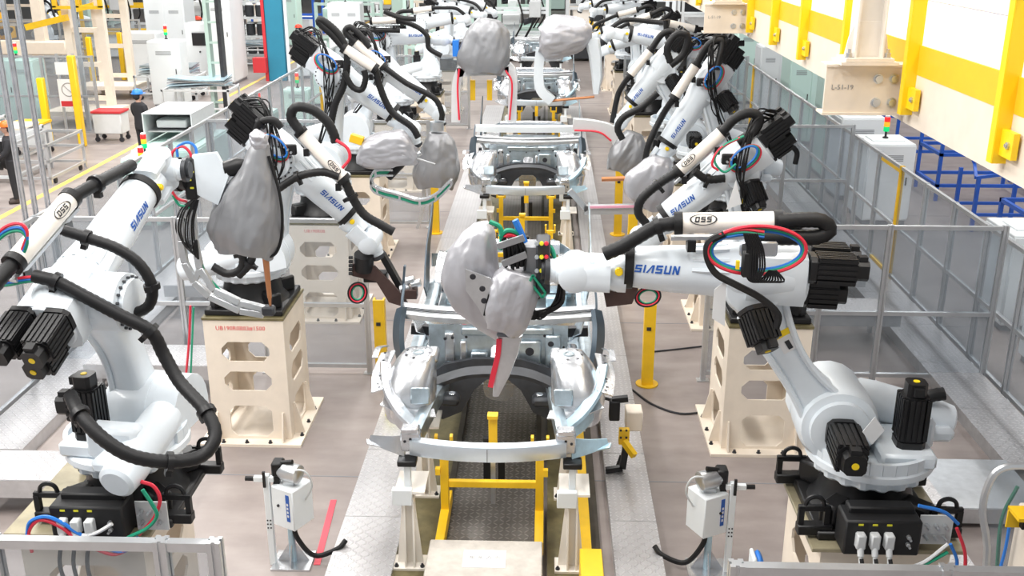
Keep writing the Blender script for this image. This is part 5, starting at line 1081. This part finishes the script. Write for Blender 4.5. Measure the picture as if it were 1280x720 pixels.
for k, (a, b, yy, z) in enumerate(((1233, 268, 0, 1.32), (1126, 198, 0, 1.47), (1148, 205, 0, 1.62), (1104, 172, 0, 2.22), (1264, 310, 0, 1.27), (1018, 105, 0, 2.12), (985, 92, 0, 2.02))):
    x, y, lab = ((6.35, 13.2, 'on the white cabinet beside the blue frame racks'), (6.0, 18.3, 'on the nearer white cabinet behind the fence gate'), (6.0, 20.0, 'on the farther white cabinet behind the fence gate'), (6.3, 21.8, 'on the tall mint cabinet under the walkway bracket'), (6.25, 11.5, 'on the white cabinet with the red label'), (6.3, 25.5, 'on the mint cabinet beyond the bracket'), (6.2, 28.5, 'on the tall white cabinet far along the fence'))[k]
    signal('lit green signal tower '+lab, x, y, z)
# blue racks
br = []
for k, (x, y, w, d, h, lev, diag) in enumerate(((8.5, 15.4, 2.6, 1.5, .95, (.3, .92), False), (10.6, 18.0, 2.8, 1.5, .9, (.25, .88), True), (8.4, 20.2, 1.8, 1.2, 1.5, (.3, .9, 1.45), False), (10.8, 20.6, 2.4, 1.4, 1.9, (.3, 1.1, 1.85), True), (9.0, 23.6, 2.6, 1.6, 1.2, (.3, 1.15), False), (13.6, 17.2, 2.2, 1.6, 1.3, (.3, 1.25), True), (9.6, 27.5, 3, 1.6, 2.2, (.4, 1.2, 2.1), False), (12.6, 24, 2.4, 1.8, 2.1, (.4, 1.2, 2.0), False))):
    lab = ('low blue tubular frame rack nearest the first white cabinet', 'low blue tubular frame rack with diagonal braces', 'narrow three level blue frame rack', 'tall blue frame rack with diagonal braces', 'blue frame rack between the tall mint cabinets', 'braced blue frame rack farthest from the fence', 'tall three level blue rack far behind the mint cabinets', 'tall three level blue rack beyond the braced one')[k]
    tubeframe(lab, 'rack', 'frame_rack', x, y, w, d, h, 'rack_blue', lev, .06, diag=diag)
r = thing('frame_rack', 'blue rack with two tilted open frames on top beside the walkway beam', 'rack', (7.9, 17.9, 0))
for sx in (-1, 1):
    for sy in (-1, 1): MB().bar((sx*.5, sy*.4, 0), (sx*.5, sy*.4, .95), .06, .06).obj('leg', 'rack_blue', r, False)
for a, b in (((-.55, -.4, .95), (.55, -.4, 1.1)), ((.55, -.4, 1.1), (.75, .4, 1.25)), ((.75, .4, 1.25), (-.3, .4, 1.1)), ((-.3, .4, 1.1), (-.55, -.4, .95)), ((-.4, .2, 1.1), (-.1, -.1, 1.35)), ((-.1, -.1, 1.35), (.5, .2, 1.3)), ((-.5, -.4, .3), (.5, -.4, .3)), ((-.5, .4, .3), (.5, .4, .3))): MB().bar(a, b, .05, .05).obj('frame_bar', 'rack_blue', r, False)
for k in range(4): # grey conveyor tables behind the blue racks
    r = tubeframe('grey roller conveyor table %s' % ('behind the low blue racks', 'behind the tall braced blue rack', 'between the blue racks and the far wall', 'beside the mint cabinets')[k], 'conveyor', 'roller_table', (11.8, 14, 15.5, 8.2)[k], (14.2, 20.5, 24, 30.5)[k], 2.6, 1.2, .7, 'cabinet_grey', (.2, .65), .06)
    rm = MB().cyl((0, -.55, .7), (0, .55, .7), .035, n=8).mesh('roller', 'steel')
    for i in range(12): link('roller', rm, r, (-1.2+i*.218, 0, 0))
# ---- aisle side: rack of dark parts
r = tubeframe('long grey tube rack holding a row of dark curved parts', 'rack', 'parts_rack', -13.0, 21.2, 4.2, 1.5, .95, 'cabinet_grey', (.12, .9), .06)
MB().box((0, .3, 1.0), (4.1, .8, .04)).obj('top_board', 'cream', r)
pmn = MB(); ribbon(pmn, [(0, -.55, .86), (0, -.62, .6), (0, -.5, .35), (0, -.3, .22)], (1, 0, 0), .14, .10, 4); pmn = pmn.mesh('dark_part', 'black_metal')
for i in range(17):
    o = link('curved_part', pmn, None, (-14.95+i*.235, 21.2, 0)); tag(o, 'dark curved rubber part hanging in the long grey rack', 'car part', 'dark parts in the rack')
r = tubeframe('sloping grey tube trolley at the end of the rack of dark parts', 'trolley', 'tube_trolley', -10.45, 21.1, 1.7, .8, .85, 'aluminium', (.15, .5, .82), .05, rz=1.57)
for sx in (-1, 1): MB().lathe((sx*.6, -.38, .06), (0, 1, 0), [(0, .06), (.04, .06)], 12).obj('wheel', 'ink', r)
# yellow guard posts of the aisle cell
for k, (a, b, h, lab) in enumerate(((62, 177, 1.55, 'beside the rack of dark parts'), (104, 183, 2.15, 'next to the white warning sign'), (118, 108, 1.6, 'before the cream lift tower'), (156, 100, 1.6, 'between the lift tower and the panel cart'))):
    p = pz(a, b, 0); tag(MB().box((p.x, p.y, h/2), (.16, .16, h), ch=.02).obj('yellow_post', 'rail_yellow' if k % 2 == 0 else 'yellow'), 'yellow square guard post '+lab, 'post')
# warning sign
p = pz(88, 178, 0); r = thing('warning_sign', 'white warning sign with a red band on a grey stand', 'sign', (p.x, p.y+.3, 0))
MB().bar((-.2, .03, 0), (-.2, .03, 2.1), .05, .05).bar((.2, .03, 0), (.2, .03, 2.1), .05, .05).bar((-.25, .03, .9), (.25, .03, .9), .05, .05).obj('stand', 'aluminium', r, False)
MB().box((0, 0, 1.15), (.5, .02, .68)).obj('board', 'paper', r); MB().box((0, -.014, .90), (.44, .006, .13)).obj('red_band', 'red_paint', r); MB().lathe((0, -.012, 1.24), (0, -1, 0), [(0, .17), (.006, .17), (.006, .15), (0, .15)], 24, cap=False).obj('ring', 'faded_ink', r)
MB().bar((-.1, -.016, 1.34), (.1, -.016, 1.14), .02, .01).obj('stroke', 'faded_ink', r); MB().box((0, 0, 1.75), (.5, .02, .3)).obj('upper_board', 'paper', r)
# cream lift tower with yellow frames
for k, (a, b, yaw) in enumerate(((122, 150, 0), (150, 118, 0))):
    p = pz(a, b, 0); r = thing('lift_tower', ('cream lift tower with a yellow cage near the warning sign', 'cream lift tower with a yellow cage farther along the aisle')[k], 'lift', (p.x, p.y, 0))
    for sx in (-.45, .45): MB().bar((sx, 0, 0), (sx, 0, 5.2), .2, .2).obj('column', 'cream', r, False)
    for z in (.6, 1.5, 2.4): MB().bar((-.5, 0, z), (.5, 0, z), .12, .12).obj('tie', 'cream', r, False)
    for sx in (-.6, 0, .6):
        MB().bar((sx, -.3, 3), (sx, -.3, 5.4), .10, .10).obj('cage_post', 'yellow', r, False)
    for z in (3.0, 3.5, 4.0, 4.5, 5.0): MB().bar((-.65, -.3, z), (.65, -.3, z), .10, .08).obj('cage_bar', 'yellow', r, False)
    MB().bar((-1.4, -.35, 2.5), (-.3, -.35, 2.75), .22, .16).obj('boom', 'yellow', r, False); MB().box((0, -.5, .35), (1.8, 1.2, .12)).obj('platform', 'cream', r)
# long cream beam stand
p = pz(55, 118, 0); r = thing('beam_stand', 'long horizontal cream beam on posts in the aisle cell', 'machine', (p.x, p.y, 0)); MB().bar((-2.2, 0, 1.45), (1.0, 0, 1.45), .45, .4, ch=.03).obj('beam', 'cream', r); [MB().bar((x, 0, 0), (x, 0, 1.3), .25, .25).obj('leg', 'cream', r, False) for x in (-1.5, 0)]; MB().bar((.2, 0, 1.6), (.2, 0, 3.4), .3, .3).obj('mast', 'cream', r, False)
# cell fences, aisle side
fence('clear aluminium cell fence behind the rack of dark parts', (-24, 25.5, 0), (-11.2, 25.5, 0), 2.0, steps(0, 12.8, 10), (1.0,))
fence('clear aluminium cell fence farther behind the cream beam', (-28, 36, 0), (-14, 36, 0), 2.0, steps(0, 14, 10), (1.0,))
# mint cabinet group near the aisle fence
cabinet('pale mint cabinet under the open grey machine box, by the aisle fence', -7.35, 20.4, 1.2, 2.2, .95, 'cabinet_mint', 2, vents=False)
r = thing('machine_box', 'grey sheet metal machine box with an open front on the mint cabinet', 'machine', (-7.4, 20.6, .97)); r.scale = (.76, .85, .62); MB().box((0, 0, .93), (1.3, 1.7, .03)).obj('roof', 'cabinet_grey', r); [MB().box((s_*.63, 0, .46), (.03, 1.7, .9)).obj('side', 'cabinet_grey', r) for s_ in (-1, 1)]; MB().box((0, .83, .46), (1.3, .03, .9)).obj('back', 'cabinet_grey', r); MB().box((0, 0, .35), (1.2, 1.5, .04)).obj('shelf', 'steel', r); MB().box((0, -.3, .55), (.8, .6, .25), ch=.03).obj('inner_unit', 'cabinet_grey', r)
for k, (x, y, z) in enumerate(((-7.4, 18.6, 0), (-7.0, 17.4, 0), (-6.6, 23.6, 0), (-6.5, 27.0, 0), (-6.5, 30.5, 0))):
    cabinet('small mint control box by the aisle fence, %s' % ('below the machine box', 'in front of the machine box', 'behind the machine box', 'beside the green column', 'beside the teal column')[k], x, y, .7, .6, 1.0, 'cabinet_mint', 1)
    signal('lit green signal tower on the small mint control box %s' % ('below the machine box', 'in front of the machine box', 'behind the machine box', 'beside the green column', 'beside the teal column')[k], x, y, 1.02)
# columns
p = pz(277, 140, 0); r = thing('building_column', 'pale green steel column with ladder lacing beside the aisle', 'column', (p.x, p.y, 0)); [MB().box((s_*.17, 0, 4.5), (.10, .3, 9)).obj('flange', 'green_column' if s_ < 0 else 'dark_steel', r) for s_ in (-1, 1)]; [MB().box((0, -.1, .3+i*.55), (.3, .04, .06)).obj('lacing_bar', 'green_column', r) for i in range(16)]
p = pz(350, 100, 0); r = thing('building_column', 'broad teal steel column with a red edge strip', 'column', (p.x, p.y, 0)); MB().box((0, 0, 4.5), (.62, .5, 9), ch=.02).obj('shaft', 'teal_column', r); MB().box((-.36, -.1, 4.5), (.10, .36, 9)).obj('edge_strip', 'red_paint', r); MB().bar((.40, -.2, 0), (.40, -.2, 9), .09, .09).obj('down_pipe', 'cabinet_white', r); MB().box((-.55, -.3, .55), (.45, .3, .5)).obj('fire_box', 'red_paint', r)
for k, (x, y) in enumerate(((-6.6, 47), (7.5, 44), (-22, 50))): tag(MB().box((x, y, 4.5), (.5, .5, 9), ch=.03).obj('building_column', 'green_column'), 'pale green building column %s' % ('far along the aisle fence', 'far behind the mint cabinets', 'deep in the aisle cell')[k], 'column')
# header board
p = pz(225, 95, 0); r = thing('hanging_board', 'white hanging board with an orange lower edge above the panel carts', 'board', (-12.4, 33.0, 0)); MB().box((0, 0, 3.75), (2.35, .15, .75)).obj('board', 'paper', r); MB().box((0, -.02, 3.40), (2.4, .16, .10)).obj('orange_edge', 'kick_yellow', r); [MB().bar((s_*1.1, 0, 4.1), (s_*1.1, 0, 9), .05, .05).obj('hanger', 'wire_grey', r) for s_ in (-1, 1)]
# white machines along the far aisle
for k, (a, b, w, d, h, m, scr, lab) in enumerate(((220, 88, 1.4, 1.2, 2.6, 'cabinet_white', 0, 'tall white machine enclosure behind the panel carts'), (186, 104, 1.1, .8, 1.7, 'cabinet_white', 0, 'white switch cabinet beside the yellow posts'), (258, 98, .95, .7, 1.9, 'cabinet_white', 1, 'white operator console with a dark screen'), (288, 102, .8, 1.6, 3.0, 'cabinet_white', 0, 'tall narrow white cabinet next to the green column'))):
    p = pz(a, b, 0); cabinet(lab, p.x, p.y, w, d, h, m, 1 if k != 0 else 2, screen=bool(scr))
# panel carts
for k, (a, b) in enumerate(((216, 122), (254, 141), (0, 0), (318, 84))):
    p = pz(a, b, 0) if a else V((-13.9, 23.75, 0)); r = tubeframe('grey wheeled cart loaded with pressed body panels, %s' % ('by the tall white machine enclosure', 'by the operator console', 'before the aisle cell fence', 'behind the teal column')[k], 'cart', 'panel_cart', p.x, p.y, 1.9, 1.1, .75, 'cabinet_grey', (.2, .7), .05)
    for i in range(5):
        m = MB(); R = []
        for x in steps(-.8, .8, 6): R.append([V((x, -.4+.05*math.sin(x*3+i), .80+.05*i+.03*math.sin(x*2.2+i))), V((x, .4, .80+.05*i+.03*math.cos(x*3+i))), V((x, .4, .77+.05*i+.03*math.cos(x*3+i))), V((x, -.4+.05*math.sin(x*3+i), .77+.05*i+.03*math.sin(x*2.2+i)))])
        m.rings(R).obj('panel', ('galv_bright', 'galv', 'galv_blue')[(i+k) % 3], r)
    for sx in (-1, 1):
        for sy in (-1, 1): MB().lathe((sx*.8, sy*.45-.02, .07), (0, 1, 0), [(0, .07), (.04, .07)], 10).obj('wheel', 'red_paint' if k == 2 else 'ink', r)
# shelf of bottles/cylinders behind the tall cabinet
r = tubeframe('pale shelf rack with rows of grey drums, before the teal column', 'shelf', 'storage_shelf', -11.6, 40.5, 2.6, .9, 2.2, 'cabinet_grey', (.3, 1.0, 1.7), .06, fill='cabinet_grey')
dm = MB().lathe((0, 0, 0), (0, 0, 1), [(0, .16), (.02, .17), (.4, .17), (.42, .15)], 14).mesh('drum', 'dark_steel'); dt = MB().lathe((0, 0, .42), (0, 0, 1), [(0, .15), (.06, .12), (.08, .05)], 14).mesh('drum_top', 'cabinet_white')
for i in range(6):
    for z in (.34, 1.04, 1.74):
        o = link('drum', dm, None, (-12.6+i*.4, 40.5, z+.01)); link('drum_top', dt, o); tag(o, 'dark drum with a white top on the pale shelf rack', 'drum', 'drums on the shelf rack')

# ---- far equipment filling the hall
rnd = random.Random(21)
def equipment(label, x, y, w, d, h, pal):
    r = thing('assembly_machine', label, 'machine', (x, y, 0)); a, b, c = pal
    for sx in (-1, 1):
        for sy in (-1, 1): MB().bar((sx*(w/2-.06), sy*(d/2-.06), 0), (sx*(w/2-.06), sy*(d/2-.06), h), .12, .12).obj('post', a, r, False)
    for z in (h*.35, h*.7, h-.06):
        for sy in (-1, 1): MB().bar((-w/2, sy*(d/2-.06), z), (w/2, sy*(d/2-.06), z), .10, .10).obj('beam', a, r, False)
    MB().box((0, 0, h*.18), (w*.8, d*.8, h*.3), ch=.03).obj('base_unit', b, r)
    for i in range(3): MB().box((rnd.uniform(-.35, .35)*w, rnd.uniform(-.4, .1)*d, h*rnd.uniform(.45, .85)), (w*rnd.uniform(.15, .35), d*.4, h*rnd.uniform(.12, .25)), ch=.03).obj('unit', rnd.choice([b, c, 'cabinet_grey']), r)
    for i in range(3): x0 = rnd.uniform(-.4, .4)*w; MB().tube([(x0, -d/2, h*.9), (x0+.2, -d/2-.15, h*.6), (x0-.1, -d/2, h*.35)], .035, 6, 4).obj('cable', 'rubber', r)
    MB().lathe((rnd.uniform(-.3, .3)*w, -d*.3, h*.55), (1, 0, .3), [(0, .12), (.4, .12), (.5, .06)], 12).obj('drive', 'dark_steel', r); return r
PAL = {'white': ('cabinet_white', 'cabinet_grey', 'yellow'), 'cream': ('cream', 'cream_tube', 'kick_yellow'), 'mint': ('green_column', 'cabinet_mint', 'cabinet_white'), 'yellow': ('yellow', 'cabinet_white', 'dark_steel'), 'blue': ('rack_blue', 'cabinet_white', 'galv_blue'), 'grey': ('cabinet_grey', 'dark_steel', 'cabinet_white')}
EQ = [(-3.9, 38.5, 'mint', 'by the end of the aisle fence'), (-1.3, 42, 'white', 'across the end of the car line'), (1.9, 42, 'grey', 'across the end of the car line'), (3.3, 38.2, 'white', 'at the end of the long fence'),
      (-8.2, 44, 'mint', 'behind the teal column'), (-4.6, 46, 'cream', 'far behind the line'), (-1, 47, 'mint', 'far behind the line'), (3, 47, 'yellow', 'far behind the line'), (7.6, 36.5, 'mint', 'behind the tall mint cabinets'), (11.4, 35, 'white', 'behind the blue racks'), (12.5, 31, 'blue', 'behind the blue racks'), (15, 40.5, 'grey', 'behind the blue racks'), (17, 28, 'white', 'far beyond the blue racks'), (17, 36, 'mint', 'far beyond the blue racks'),
      (-16, 28, 'cream', 'inside the aisle cell'), (-19.5, 29, 'yellow', 'inside the aisle cell'), (-23, 30, 'white', 'inside the aisle cell'), (-30, 33, 'grey', 'inside the aisle cell'), (-21, 40, 'cream', 'behind the second cell fence'), (-25, 41, 'mint', 'behind the second cell fence'), (-17, 42, 'yellow', 'behind the second cell fence'), (-13.5, 44, 'white', 'behind the panel carts'), (-18, 50, 'white', 'deep behind the panel carts'), (-12.5, 51, 'blue', 'deep behind the teal column'),
      (-28, 48, 'grey', 'deep in the aisle hall'), (-24, 56, 'mint', 'deep in the aisle hall'), (-15, 58, 'cream', 'deep in the aisle hall'), (-8, 56, 'white', 'deep behind the line'), (-3, 57, 'grey', 'deep behind the line'), (2.5, 57, 'cream', 'deep behind the line'), (8, 52, 'white', 'deep behind the cabinets'), (13, 50, 'mint', 'deep behind the cabinets'), (18, 48, 'blue', 'deep behind the cabinets'), (-34, 60, 'white', 'deep in the aisle hall'), (-20, 66, 'blue', 'deep in the aisle hall'), (0, 68, 'mint', 'at the far wall'), (9, 66, 'grey', 'at the far wall'), (-10, 68, 'white', 'at the far wall'), (17, 62, 'cream', 'deep behind the cabinets')]
for x, y, pal, pl in EQ: equipment('%s framed assembly machine %s' % (pal, pl), x, y, rnd.uniform(2.2, 3.2), rnd.uniform(1.6, 2.4), rnd.uniform(1.9, 3.1), PAL[pal])

# ---------------------------------------------------------------- people
def person(label, x, y, rz, h, helmet, top, legs, vest=None, arms=0.):
    r = thing('person', label, 'person', (x, y, 0), rz); s_ = h/1.72
    def T(P, rad, n=10): return ([V(p)*s_ for p in P], [q*s_ for q in rad])
    def limb(mb, P, rad):
        P, rad = T(P, rad); Q = crom(P, 4); R = crom([V((q, 0, 0)) for q in rad], 4); u = None; rs = []
        for i, p in enumerate(Q):
            d = (Q[min(i+1, len(Q)-1)]-Q[max(i-1, 0)]).normalized(); a, b = frame(d, V((0, 1, 0)) if abs(d.y) < .9 else V((1, 0, 0))); rs.append([p+(a*math.cos(2*PI*k/12)+b*math.sin(2*PI*k/12))*R[i].x for k in range(12)])
        mb.rings(rs)
    def rem(o, v=.016): m = o.modifiers.new('remesh', 'REMESH'); m.mode = 'VOXEL'; m.voxel_size = v*s_; m.use_smooth_shade = True; return o
    b = MB()                                                       # body: one surface, faces -y
    b.sphere(V((0, 0, 1.59))*s_, .105*s_, 14, 10, (.82, .95, 1.15)); b.sphere(V((0, -.02, 1.545))*s_, .07*s_, 12, 8, (.85, 1, .9))
    limb(b, [(0, .01, 1.36), (0, .005, 1.52)], [.062, .055]); limb(b, [(0, -.095, 1.60), (0, -.118, 1.57), (0, -.10, 1.555)], [.012, .017, .010])
    for k in (-1, 1): b.sphere(V((k*.09, 0, 1.58))*s_, .025*s_, 8, 6, (.5, .8, 1.2)); b.sphere(V((k*.035, -.088, 1.605))*s_, .014*s_, 8, 6)
    b.box(V((0, -.098, 1.525))*s_, V((.045, .012, .012))*s_)
    rings = [srect(V((0, dy, z))*s_, V((1, 0, 0)), V((0, 1, 0)), a*s_, c*s_, 20, 2.4) for z, a, c, dy in ((.86, .155, .105, 0), (.98, .150, .10, 0), (1.10, .145, .095, 0), (1.25, .175, .11, 0), (1.38, .180, .10, .005), (1.43, .12, .08, .01))]; b.rings(rings)
    for k in (-1, 1):
        limb(b, [(k*.085, 0, .90), (k*.095, -.01, .50), (k*.10, .01, .09)], [.085, .056, .04]); limb(b, [(k*.10, .03, .05), (k*.10, -.06, .045), (k*.105, -.15, .035)], [.045, .045, .032])
        e = (k*.25, -.03-.06*arms, 1.10); w = (k*(.24-.08*arms), -.10-.22*arms, .86+.18*arms); limb(b, [(k*.18, 0, 1.37), (k*.225, 0, 1.25), e, w], [.055, .05, .041, .028])
        wv = V(w); f = V((0, -.35-.5*arms, -1+.6*arms)).normalized(); sd = V((1, 0, 0)); limb(b, [wv, wv+f*.05, wv+f*.085], [.028, .036, .034])
        for j, L in enumerate((.075, .085, .08, .062)): q = wv+f*.08+V((0, (j-1.5)*.018, 0)); limb(b, [q, q+f*L*.55, q+f*L+V((-k*.015, 0, 0))], [.010, .009, .007])
        q = wv+f*.03+V((0, -.03, 0)); limb(b, [q, q+V((-k*.01, -.035, -.03)), q+V((-k*.012, -.04, -.06))], [.012, .011, .008])
    rem(b.obj('body', 'skin', r), .011)
    c = MB(); c.rings([srect(V((0, dy, z))*s_, V((1, 0, 0)), V((0, 1, 0)), a*s_, q*s_, 20, 2.4) for z, a, q, dy in ((.84, .175, .125, 0), (1.0, .168, .12, 0), (1.12, .165, .115, 0), (1.26, .192, .125, 0), (1.385, .195, .115, .005), (1.44, .10, .085, .01))])
    for k in (-1, 1): e = (k*.25, -.03-.06*arms, 1.10); w = V((k*(.24-.08*arms), -.10-.22*arms, .86+.18*arms)); limb(c, [(k*.18, 0, 1.37), (k*.23, 0, 1.25), e, tuple(w+(V(e)-w)*.12)], [.068, .064, .054, .044])
    rem(c.obj('jacket', top, r)); c = MB()
    for k in (-1, 1): limb(c, [(k*.085, 0, .93), (k*.097, -.01, .50), (k*.10, .01, .10)], [.105, .075, .062])
    c.rings([srect(V((0, 0, z))*s_, V((1, 0, 0)), V((0, 1, 0)), .172*s_, .122*s_, 20, 2.4) for z in (.80, .95)]); rem(c.obj('trousers', legs, r)); c = MB()
    for k in (-1, 1): limb(c, [(k*.10, .045, .055), (k*.10, -.06, .05), (k*.105, -.165, .04)], [.055, .055, .04]); limb(c, [(k*.10, .015, .04), (k*.10, .012, .17)], [.056, .058])
    rem(c.obj('boots', 'boots', r)); c = MB(); c.sphere(V((0, .015, 1.605))*s_, .112*s_, 12, 8, (.85, .98, 1.0)); hb = c.obj('hair', 'ink', r); hb.location = V((0, .018, -.005))
    c = MB(); c.lathe(V((0, .005, 1.635))*s_, (0, 0, 1), [(0, .150*s_), (.008, .152*s_), (.012, .128*s_), (.06*s_, .122*s_), (.10*s_, .085*s_), (.118*s_, .03*s_), (.12*s_, 0.001)], 24); c.box(V((0, -.13, 1.638))*s_, V((.16, .10, .01))*s_, ch=.004); c.obj('helmet', helmet, r)
    if vest:
        c = MB(); c.rings([srect(V((0, dy, z))*s_, V((1, 0, 0)), V((0, 1, 0)), a*s_, q*s_, 20, 2.4) for z, a, q, dy in ((.90, .185, .135, 0), (1.12, .175, .125, 0), (1.26, .185, .135, 0), (1.40, .15, .118, .005))]); v_ = c.obj('vest', vest, r)
        MB().rings([srect(V((0, 0, z))*s_, V((1, 0, 0)), V((0, 1, 0)), .184*s_, .134*s_, 20, 2.4) for z in (1.05, 1.10)]).obj('reflective_band', 'cabinet_grey', v_)
    return r
person('worker in black with an orange helmet beside the rack of dark parts', -10.1, 18.9, -1.2, 1.55, 'helmet_orange', 'cloth_black', 'cloth_black', arms=.6)
person('worker in black with a blue helmet standing behind the mint cabinet', -9.0, 22.6, 2.6, 1.6, 'helmet_blue', 'cloth_black', 'cloth_black', arms=.4)
p = pz(377, 92, 0); person('worker in a yellow vest and red helmet beyond the teal column', p.x, p.y, 3.0, 1.7, 'helmet_red', 'cloth_black', 'cloth_black', 'vest')
p = pz(253, 82, 0); person('worker in a yellow green vest behind the operator console', p.x, p.y, .3, 1.8, 'helmet_red', 'vest', 'cloth_black', 'vest', arms=.6)

# clear shield and cream post at the front end, rack side
q = [py(a, b, 5.3) for a, b in ((1232, 716), (1228, 640), (1238, 600), (1256, 584), (1292, 582))]; B0 = V((q[0].x, 5.3, 0))
r = thing('clear_shield', 'rounded clear shield in an aluminium frame beside the cream post', 'shield', B0)
MB().tube([p-B0 for p in [V((q[0].x, 5.3, .02))]+q], .022, 8, 4).obj('frame', 'aluminium', r)
MB().prism([(p.x-B0.x, p.z) for p in q]+[(q[-1].x-B0.x, q[0].z)], (0, .004, 0), (1, 0, 0), (0, 0, 1), .006).obj('pane', 'glass', r, False)
MB().tube([p-B0 for p in (py(1250, 712, 5.2), py(1258, 680, 5.2), py(1264, 640, 5.2))], .010, 6).obj('hose', 'blue', r); MB().tube([p-B0 for p in (py(1246, 715, 5.35), py(1252, 650, 5.35), py(1272, 608, 5.35))], .012, 6).obj('hose', 'green', r)
p = py(1278, 640, 5.15); r = thing('cream_post', 'cream box post with a yellow tag bracket beside the clear shield', 'post', (p.x+.12, 5.15, 0)); MB().box((0, 0, .95), (.2, .2, 1.9), ch=.01).obj('post', 'cream', r); MB().box((-.16, -.12, p.z+.06), (.14, .14, .02)).box((-.16, -.06, p.z), (.14, .012, .12)).obj('yellow_bracket', 'yellow', r); MB().box((-.13, -.08, p.z-.02), (.06, .05, .06)).obj('plug', 'black_box', r)

# more equipment inside the aisle cell
for k, (x, y, w, d, h, m) in enumerate(((-11.0, 30.2, .9, .7, 1.9, 'cabinet_white'), (-14.0, 27.3, 1.1, .7, 1.7, 'cabinet_mint'), (-20.5, 26.8, 1.2, .8, 1.8, 'cabinet_white'), (-22.3, 26.8, 1.0, .8, 2.1, 'cabinet_mint'), (-11.6, 46.5, 1.4, 1, 2.4, 'cabinet_mint'), (-7.6, 40, 1.2, .9, 2.3, 'cabinet_white'), (-8.2, 36.5, .9, .9, 1.2, 'cabinet_white'))):
    lab = ('tall white cabinet between the lift towers and the console', 'mint cabinet just behind the aisle cell fence', 'white cabinet behind the cell fence near the cream beam', 'tall mint cabinet behind the fence by the cream beam', 'tall mint cabinet behind the drum shelf', 'tall white cabinet beyond the teal column', 'short white cabinet beyond the teal column')[k]
    cabinet(lab, x, y, w, d, h, m, 2 if w > 1 else 1); signal('lit green signal tower on the '+lab, x, y, h+.02)
for k, (x, y, h) in enumerate(((-11.8, 26.2, 3.6), (-15.6, 26.2, 3.6), (-19.2, 26.4, 3.8))):
    r = thing('frame_mast', 'slim pale aluminium mast with lamp arm %s' % ('at the end of the cell fence', 'beside the mint cell cabinet', 'by the white cabinet near the cream beam')[k], 'post', (x, y, 0)); MB().bar((0, 0, 0), (0, 0, h), .09, .09).obj('mast', 'aluminium', r, False); MB().bar((-.6, 0, h-.1), (.6, 0, h-.1), .07, .07).obj('arm', 'aluminium', r, False); MB().box((.45, 0, h-.2), (.2, .1, .12)).obj('lamp_head', 'cabinet_white', r)
for k, (x, y) in enumerate(((-11.9, 23.4), (-10.7, 25.0))):
    r = thing('tool_trolley', 'grey tool trolley with %s by the cell fence' % ('a yellow tray', 'a red tray')[k], 'trolley', (x, y, 0)); MB().box((0, 0, .45), (.7, .5, .5), ch=.02).obj('body', 'cabinet_grey', r); MB().box((0, 0, .73), (.74, .54, .05)).obj('tray', ('yellow', 'red_paint')[k], r)
    for sx in (-1, 1):
        for sy in (-1, 1): MB().bar((sx*.3, sy*.2, .1), (sx*.3, sy*.2, .22), .05, .05).obj('leg', 'dark_steel', r); MB().lathe((sx*.3, sy*.2-.02, .06), (0, 1, 0), [(0, .06), (.04, .06)], 10).obj('wheel', 'ink', r)
